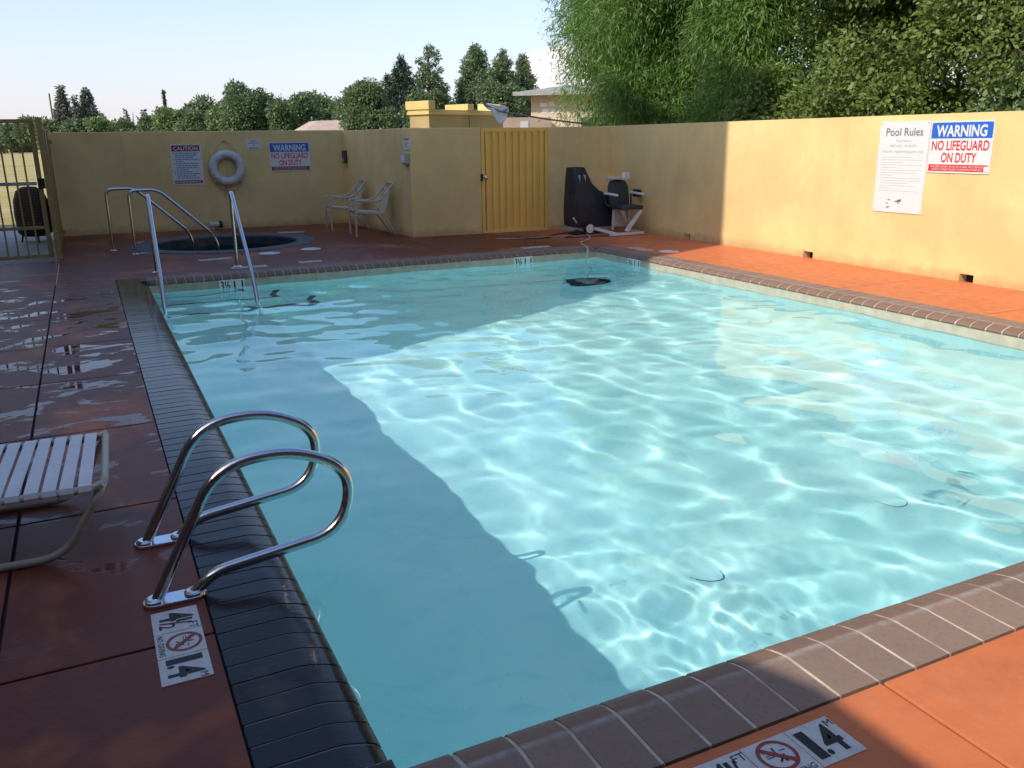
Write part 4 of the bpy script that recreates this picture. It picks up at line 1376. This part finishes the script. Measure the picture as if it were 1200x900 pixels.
# low house and car at the far left
lh = empty("brown_house", (-31, 225, 0), 0, "far low house with a brown roof at the left edge beyond the grass", "house")
MB().box(0, 13, 0, 8, 0, 2.6).build("wall", M['stucco_pink'], lh)
MB().add([(-.6, -.6, 2.6), (13.6, -.6, 2.6), (13.6, 8.6, 2.6), (-.6, 8.6, 2.6), (3, 4, 4.4), (10, 4, 4.4)], [(3, 2, 1, 0), (0, 1, 5, 4), (1, 2, 5), (2, 3, 4, 5), (3, 0, 4)]).build("roof", M['roof_tan'], lh)
MB().box(9, 12, -.05, 0, 0, 2.1).build("garage_door", M['bronze'], lh)
car = empty("parked_car", (-15.2, 200, -.05), R(80), "small white car parked far off beyond the dry grass", "car")
b = MB().prism([(-2.1, .3), (2.1, .3), (2.15, .75), (1.3, .9), (.7, 1.42), (-1.0, 1.42), (-1.7, .95), (-2.15, .8)], 'y', -.85, .85)
b.build("body", M['car_white'], car, bevel=.06, smooth=True)
MB().prism([(1.15, .93), (.66, 1.34), (-.95, 1.34), (-1.5, .97)], 'y', -.86, .86).build("window", M['glass_dark'], car)
for x in (-1.3, 1.35):
    for y in (-.86, .86):
        MB().tube([(x, y - .1, .33), (x, y + .1, .33)], .33, 16).build("wheel", M['dark'], car)
# poles
def pole(x, y, h, r, label, lamp=False, cat="pole", m='grey_metal'):
    t = empty("street_lamp" if lamp else "utility_pole", (x, y, -.05), 0, label, cat)
    MB().tube([(0, 0, 0), (0, 0, h)], [r, r * .7], 8).build("post", M[m], t, smooth=True)
    if lamp:
        MB().lathe([(0, -.1), (.16, -.05), (.18, .1), (.1, .22), (0, .25)], 12, (0, 0, h)).build("lamp_head", M['white'], t, smooth=True)
    else:
        MB().lathe([(r * .72, 0), (r * .3, .08), (0, .09)], 8, (0, 0, h)).build("pole_cap", M[m], t)
BEAR = lambda px: math.atan((px - 600) / 1004.93 * 1004.93 / 1044.0) + yaw
def at(px, d):
    a = BEAR(px)
    return d * math.sin(a), d * math.cos(a)
x, y = at(71, 90); pole(x, y, 6.0, .09, "thin grey pole left of the tall conifers", m='bark')
x, y = at(164, 85); pole(x, y, 4.3, .09, "pale thin pole among the far shrubs left of the caution sign", m='white')
x, y = at(249, 60); pole(x, y, 2.75, .05, "short white lamp post above the wall over the life ring", True, "street lamp", 'white')
x, y = at(261, 62); pole(x, y, 2.35, .045, "small grey lamp post right of the white one above the life ring", True, "street lamp", 'white')

# ------------------------------------------------------------------ trees
def leaves(P, L, Wd, out, droop=.3, rng=RNG):
    """diamond leaves at points P; out = preferred outward direction"""
    n = len(P)
    d = rng.normal(size=(n, 3)) * .8 + out * .9
    d[:, 2] -= droop * 1.6
    d /= np.linalg.norm(d, axis=1, keepdims=True)
    nn = rng.normal(size=(n, 3)) * .75 + out * .55 + np.array([0, 0, .55])
    s = np.cross(d, nn); s /= np.linalg.norm(s, axis=1, keepdims=True) + 1e-9
    q = rng.uniform(.5, 1.45, n); l = (L * q)[:, None]; w = (Wd * q * rng.uniform(.75, 1.25, n))[:, None]
    v = np.stack([P, P + d * l * .45 + s * w * .5, P + d * l, P + d * l * .45 - s * w * .5], 1).reshape(-1, 3)
    f = np.arange(n * 4).reshape(n, 4)
    return v, f
def trunk(t, h, r, lean=(0, 0), limbs=(), m='bark'):
    b = MB()
    b.tube([(0, 0, -.1), (lean[0] * .3, lean[1] * .3, h * .35), (lean[0], lean[1], h)], [r * 1.25, r, r * .55], 10)
    for (z, dx, dy, dz) in limbs:
        p = Vector((lean[0] * z / h, lean[1] * z / h, z))
        b.tube([p, p + Vector((dx * .5, dy * .5, dz * .6)), p + Vector((dx, dy, dz))], [r * .5, r * .35, r * .12], 7)
    return b.build("trunk", M[m], t, smooth=True)
def lobe_leaves(lobes, L, Wd, dens, droop, squash=.85, fuzz=.13, inner=.25):
    """leaves over the skin of many small lobes, so a crown has lit tops, dark undersides and gaps"""
    P, O = [], []
    for (cx, cy, cz, r) in lobes:
        n = max(12, int(dens * 12.57 * r * r))
        u = RNG.normal(size=(n, 3)); u /= np.linalg.norm(u, axis=1, keepdims=True)
        rad = r * (1 + fuzz * RNG.normal(size=(n, 1)))
        k = int(n * inner)
        rad[:k] *= RNG.uniform(.4, 1.0, (k, 1))
        lump = 1 + .14 * np.sin(u[:, :1] * 7 + cx * 9) * np.sin(u[:, 2:3] * 6 + cy * 7)
        P.append(np.array([cx, cy, cz]) + u * rad * lump * np.array([1, 1, squash])); O.append(u)
    return leaves(np.concatenate(P), L, Wd, np.concatenate(O), droop)
def build_tree(name, loc, lobes, L, Wd, dens, lm, label, group, th, tr, droop=.2, squash=.85, fuzz=.13, cat="tree"):
    t = empty(name, loc, 0, label, cat, group)
    lim = []
    for k in range(6):
        c = lobes[RNG.integers(len(lobes))]
        z0 = th * random.uniform(.3, .8)
        lim.append((z0, c[0] * .8, c[1] * .8, max(.2, (c[2] - z0) * .8)))
    trunk(t, th, tr, (random.uniform(-.15, .15), random.uniform(-.15, .15)), lim)
    v, f = lobe_leaves(lobes, L, Wd, dens, droop, squash, fuzz)
    link("crown", setmesh("crown", v, f, lm), t)
    return t
def round_lobes(w, h, zlow, K, rs=.24, d=None, top=1.0):
    """lobes over an ellipsoid of width w between zlow and h"""
    d = d or w
    out = []
    zc, rz = (h + zlow) / 2, (h - zlow) / 2
    m = min(w, d, h - zlow)
    for i in range(K):
        u = RNG.normal(size=3); u /= np.linalg.norm(u)
        r = m * rs * RNG.uniform(.6, 1.25)
        q = RNG.uniform(.55, 1.0) if i % 4 else RNG.uniform(0, .5)
        out.append((u[0] * max(.05, w / 2 - r * .8) * q, u[1] * max(.05, d / 2 - r * .8) * q, zc + u[2] * max(.05, rz - r * .7) * q, r))
    return out
def cone_lobes(w, h, zlow, slim=.8, K=46, rs=.20):
    out = []
    for i in range(K):
        f = ((i + .5) / K) ** 1.15
        z = zlow + (h - zlow) * f * .96
        R0 = w / 2 * (1 - f) ** slim
        a = i * 2.4 + RNG.uniform(-.5, .5)
        r = w * rs * (1 - f * .72) * RNG.uniform(.7, 1.25)
        q = max(0, R0 - r * .6) * RNG.uniform(.55, 1.15)
        out.append((q * math.cos(a), q * math.sin(a), z, r))
    out.append((0, 0, h - w * .05, w * .045))
    return out
# screen of trees behind the right wall
HG = "dense trees behind the sunlit right wall"
def screen(x, y, h, rx, ry, kind, label, K=70, dens=1.0):
    lob = round_lobes(rx * 2, h, .5, int(K * .8), .175, ry * 2)
    if kind == 'w':
        return build_tree("narrow_leaf_tree", (x, y, -.05), lob, .125, .0185, 640 * dens, M['leaf_willow'], label, HG, h * .6, .14, .75, 1.15, .20)
    return build_tree("broad_leaf_tree", (x, y, -.05), lob, .074, .042, 430 * dens, M['leaf_broad'], label, HG, h * .6, .15, .2, .9, .15)
screen(12.1, 18.3, 7.8, 1.9, 2.0, 'w', "feathery dark tree at the left end of the row behind the right wall", 70, .9)
screen(10.75, 15.0, 8.2, 1.6, 1.75, 'w', "bright feathery tree, second from the left behind the right wall", 84)
screen(10.6, 12.2, 7.8, 1.6, 1.8, 'w', "feathery tree above the shade edge of the right wall", 76)
screen(10.55, 9.6, 7.4, 1.6, 1.7, 'b', "broad leaved tree above the lit wall, left of the pool rules board", 84)
screen(10.5, 7.2, 7.4, 1.6, 1.7, 'b', "broad leaved tree right above the pool rules board", 84)
screen(10.5, 4.7, 7.2, 1.6, 1.7, 'b', "broad leaved tree at the right edge of the photo above the warning sign", 70)
screen(14.2, 17.0, 8.6, 1.8, 2.4, 'w', "tall dark tree in the second row behind the feathery trees", 60, .7)
screen(13.2, 11.8, 8.6, 1.8, 2.9, 'b', "tall tree in the second row behind the middle of the right wall", 60, .7)
screen(13.2, 6.5, 8.6, 1.8, 3.0, 'b', "tall tree in the second row behind the pool rules board", 90, .7)
def shrub(x, y, h, w, label, m):
    lob = round_lobes(w, h, .3, 34, .17, w * .8)
    build_tree("low_shrub", (x, y, -.05), lob, .08, .044, 300, M[m], label, "low shrubs filling in behind the right wall", h * .5, .05, .2, .9, .15, "shrub")
shrub(10.15, 8.6, 2.75, 2.3, "low shrub whose tips show over the wall left of the pool rules board", 'leaf_broad')
shrub(10.15, 6.7, 2.70, 2.3, "low yellowish shrub showing over the wall above the signs", 'leaf_far_light')
shrub(10.15, 5.0, 2.8, 2.2, "low yellowish shrub showing over the wall at the right edge", 'leaf_far_light')
shrub(10.0, 10.8, 2.8, 2.2, "low shrub showing over the wall just right of the shade edge", 'leaf_broad')
# far trees
def span(px, top, wpx, d):
    """real height and width, in metres, of a tree d metres off whose tip stands at row `top`"""
    v = r2 * ((px - 600) / 1004.93) - u2 * ((top - 450) / 1004.93) + fwd
    k = d / math.hypot(v.x, v.y)
    return 1.60 + v.z * k, wpx * k / 1004.93
def broad_far(px, top, wpx, d, label, lm='leaf_far', K=26, low=.25, name="broad_tree", rs=.22):
    x, y = at(px, d); h, w = span(px, top, wpx, d)
    s = d / 60
    lob = round_lobes(w, h, h * low * .4, K, rs)
    return build_tree(name, (x, y, -.05), lob, .17 * s, .10 * s, 210 / s ** 2, M[lm], label, "trees beyond the far wall", h * .6, .02 * h + .06, .1, .9, .15)
def conifer(px, top, wpx, d, label, lm='leaf_conifer', slim=.85, K=46, name="conifer", rs=.17, low=.08):
    x, y = at(px, d); h, w = span(px, top, wpx, d)
    s = d / 60
    lob = cone_lobes(w * 1.25, h, h * low, slim, int(K * 1.3), rs)
    return build_tree(name, (x, y, -.05), lob, .19 * s, .07 * s, 240 / s ** 2, M[lm], label, "conifers beyond the far wall", h * .93, .012 * h + .05, .35, .75, .22)
conifer(85, 99, 34, 75, "tall grey green conifer beyond the gate, left of a close pair", 'leaf_cedar', .8, 56)
conifer(99, 111, 24, 82, "short conifer showing between two taller ones beyond the gate", 'leaf_cedar')
conifer(113, 103, 44, 76, "spreading conifer beyond the gate, right of a close pair", 'leaf_cedar', .8, 56)
broad_far(46, 131, 38, 220, "round green tree beyond the gate post")
broad_far(67, 139, 30, 74, "low dark bush left of the conifers")
broad_far(92, 132, 36, 66, "low green bush below the left conifer", 'leaf_far')
broad_far(119, 131, 42, 66, "low bright bush below the right conifer", 'leaf_far_light')
broad_far(26, 143, 34, 230, "small far tree seen through the gate top")
broad_far(8, 147, 34, 240, "small pale far tree at the photo's left edge", 'leaf_far_light')
conifer(157, 127, 18, 85, "small conifer in the gap left of the caution sign", 'leaf_cedar', K=26)
conifer(177, 129, 22, 90, "small dark conifer left of the cypress spire", 'leaf_conifer', K=26)
broad_far(150, 134, 34, 75, "yellowish bush by the pale pole", 'leaf_far_light')
broad_far(136, 143, 34, 80, "low olive bush right of the conifers", 'leaf_far')
broad_far(178, 137, 30, 78, "low bush right of the pale pole", 'leaf_far')
broad_far(211, 119, 46, 58, "light green tree above the caution sign", 'leaf_far_light')
x, y = at(203, 110); h, w = span(203, 105, 5, 110)
cyp = empty("cypress", (x, y, -.05), 0, "thin dark cypress spire above the caution sign", "tree")
zz = RNG.uniform(.15, 1, 1400)
P = np.stack([RNG.normal(size=1400) * .15 * (1.12 - zz), RNG.normal(size=1400) * .15 * (1.12 - zz), zz * (h - .2)], 1)
v, f = leaves(P, np.full(1400, .3), np.full(1400, .10), np.tile([[0., 0., 1.]], (1400, 1)), 0)
link("crown", setmesh("crown", v, f, M['leaf_conifer']), cyp)
trunk(cyp, h * .9, .10)
broad_far(240, 108, 48, 66, "grey green tree left of the big round one", 'leaf_far')
broad_far(230, 128, 36, 56, "bushy tree in front of the grey green one", 'leaf_far')
broad_far(262, 121, 40, 58, "light leaved tree at the foot of the big round one", 'leaf_far_light')
broad_far(298, 94, 72, 55, "big round dark green tree above the life ring and warning sign", 'leaf_far', K=44, rs=.19)
broad_far(333, 112, 44, 54, "lower dark tree right of the big round one", 'leaf_far')
broad_far(364, 105, 48, 58, "grey leaved tree above the tan roof", 'leaf_far', K=32)
broad_far(392, 106, 48, 60, "feathery tree right above the tan roof", 'leaf_far')
broad_far(438, 88, 66, 39, "upright dark tree above the wall corner by the chairs", 'leaf_far', K=44, rs=.18)
broad_far(412, 103, 36, 56, "mid green tree left of the upright dark one", 'leaf_far')
conifer(478, 64, 54, 48, "dark pine left of the tall gappy pine", 'leaf_conifer', .6, 70)
conifer(462, 86, 42, 50, "shorter dark pine filling the gap by the wall corner", 'leaf_conifer', .65, 56)
broad_far(495, 104, 44, 46, "dark shrub tree at the foot of the tall pines left of the enclosure", 'leaf_far')
conifer(511, 51, 50, 52, "tall gappy pine above the yellow enclosure's left end", 'leaf_far', .42, 44, rs=.17)
broad_far(520, 96, 36, 56, "green tree at the foot of the gappy pine", 'leaf_far')
conifer(563, 50, 58, 54, "tall bushy pine above the enclosure, leftmost of three together", 'leaf_far', .42, 84, rs=.17)
conifer(594, 57, 46, 56, "tall pine above the net, middle of three together", 'leaf_far', .45, 70, rs=.18)
conifer(617, 62, 44, 58, "tall pine by the beige house, rightmost of three together", 'leaf_far', .45, 70, rs=.18)
broad_far(580, 92, 54, 50, "dark tree at the foot of the three pines", 'leaf_far')
broad_far(607, 96, 46, 50, "dark tree beside the beige house below the pines", 'leaf_far')
broad_far(545, 112, 30, 66, "small olive tree in the gap between the pines", 'leaf_far_light')
BELT = ["far green tree in the belt beyond the lawn, left of the gate", "far green tree in the belt behind the gate bars", "far tree in the gap right of the tall conifers",
        "far tree in the gap by the thin cypress", "far tree behind the big round dark green one", "far tree behind the grey leaved one", "far tree behind the dark pine", "far tree in the gap between the two pine clumps"]
for px, top, wpx, d, lb in ((195, 134, 60, 84, "dark filler tree between the cypress spire and the light tree"), (222, 124, 50, 80, "dull tree just left of the grey green one"), (270, 116, 56, 82, "dull tree between the grey green and the big round one"),
                            (326, 104, 60, 76, "dull tree right behind the big round one"), (352, 110, 56, 78, "dull tree left behind the grey leaved one"), (380, 104, 60, 80, "dull tree between the grey leaved and feathery ones")):
    broad_far(px, top, wpx, d, lb, 'leaf_far', low=0)
for i, (px, top, wpx, d) in enumerate(((-40, 150, 80, 250), (30, 152, 80, 260), (128, 146, 60, 130), (190, 139, 60, 130), (280, 122, 70, 110), (350, 117, 70, 110), (455, 110, 60, 100), (535, 122, 60, 100))):
    broad_far(px, top, wpx, d, BELT[i], 'leaf_far', low=0)

# ------------------------------------------------------------------ hotel on the left whose roof edge shades the deck
ht = empty("hotel_building", (-3.2, 0, 0), 0, "tan hotel wing beside the pool that shades the left deck", "building")
K = 0.0
out_ = [(-9.0, -.05), (5.73, -.05), (5.73, 3.66), (1.18, 3.66), (.06, 4.46), (-.34, 4.60), (-9.0, 4.60)]
MB().prism(out_, 'x', -7, 0).build("wall", M['stucco_brown'], ht)
MB().box(-9, 0, 5.735, 13.2, -.05, 14.6).build("tower", M['stucco_hotel'], ht)
MB().box(-9, -.01, 13.201, 15.2, -.05, 9.8).build("tower", M['stucco_hotel'], ht)
MB().box(-9, -.02, 15.201, 18.2, -.05, 7.7).build("tower", M['stucco_hotel'], ht)
MB().box(-7, 0, -14, -9.01, -.05, 4.58).build("wall", M['stucco_hotel'], ht)
sw = empty("sky_blocker", (0, -2.6, 0), 0, "unseen tall brown block added behind the camera to cut sky light", "building")  # unseen block, added to hold sky light and bounce off the near deck
MB().box(-3.19, 16, -9, 0, -.05, 8.0).build("wall", M['stucco_brown'], sw)
for iz in range(3):
    for ix in range(6):
        x0 = -1.6 + ix * 2.9; z0 = .9 + iz * 2.6
        w = MB().box(x0, x0 + 1.5, .001, .05, z0, z0 + 1.3).build("window", M['trim'], sw)
        MB().box(x0 + .06, x0 + 1.44, .051, .058, z0 + .06, z0 + 1.24).build("pane", M['glass_dark'], w)
for iz in range(5):
    for iy in range(2):
        y0 = 6.9 + iy * 3.2; z0 = .9 + iz * 2.8
        w = MB().box(.001, .05, y0, y0 + 1.5, z0, z0 + 1.3).build("window", M['trim'], ht)
        MB().box(.051, .058, y0 + .06, y0 + 1.44, z0 + .06, z0 + 1.24).build("pane", M['glass_dark'], w)
for iy in range(4):
    y0 = -8 + iy * 3.3
    w = MB().box(.001, .05, y0, y0 + 1.6, .9, 2.3).build("window", M['trim'], ht)
    MB().box(.051, .058, y0 + .06, y0 + 1.54, .96, 2.24).build("pane", M['glass_dark'], w)

for o in RECV:
    o.cycles.is_caustics_receiver = True
for o in S.objects:
    if o.parent and o.parent.name.startswith(("pool_cleaner", "bead_ring", "hair_band", "hoop")):
        o.cycles.is_caustics_receiver = True
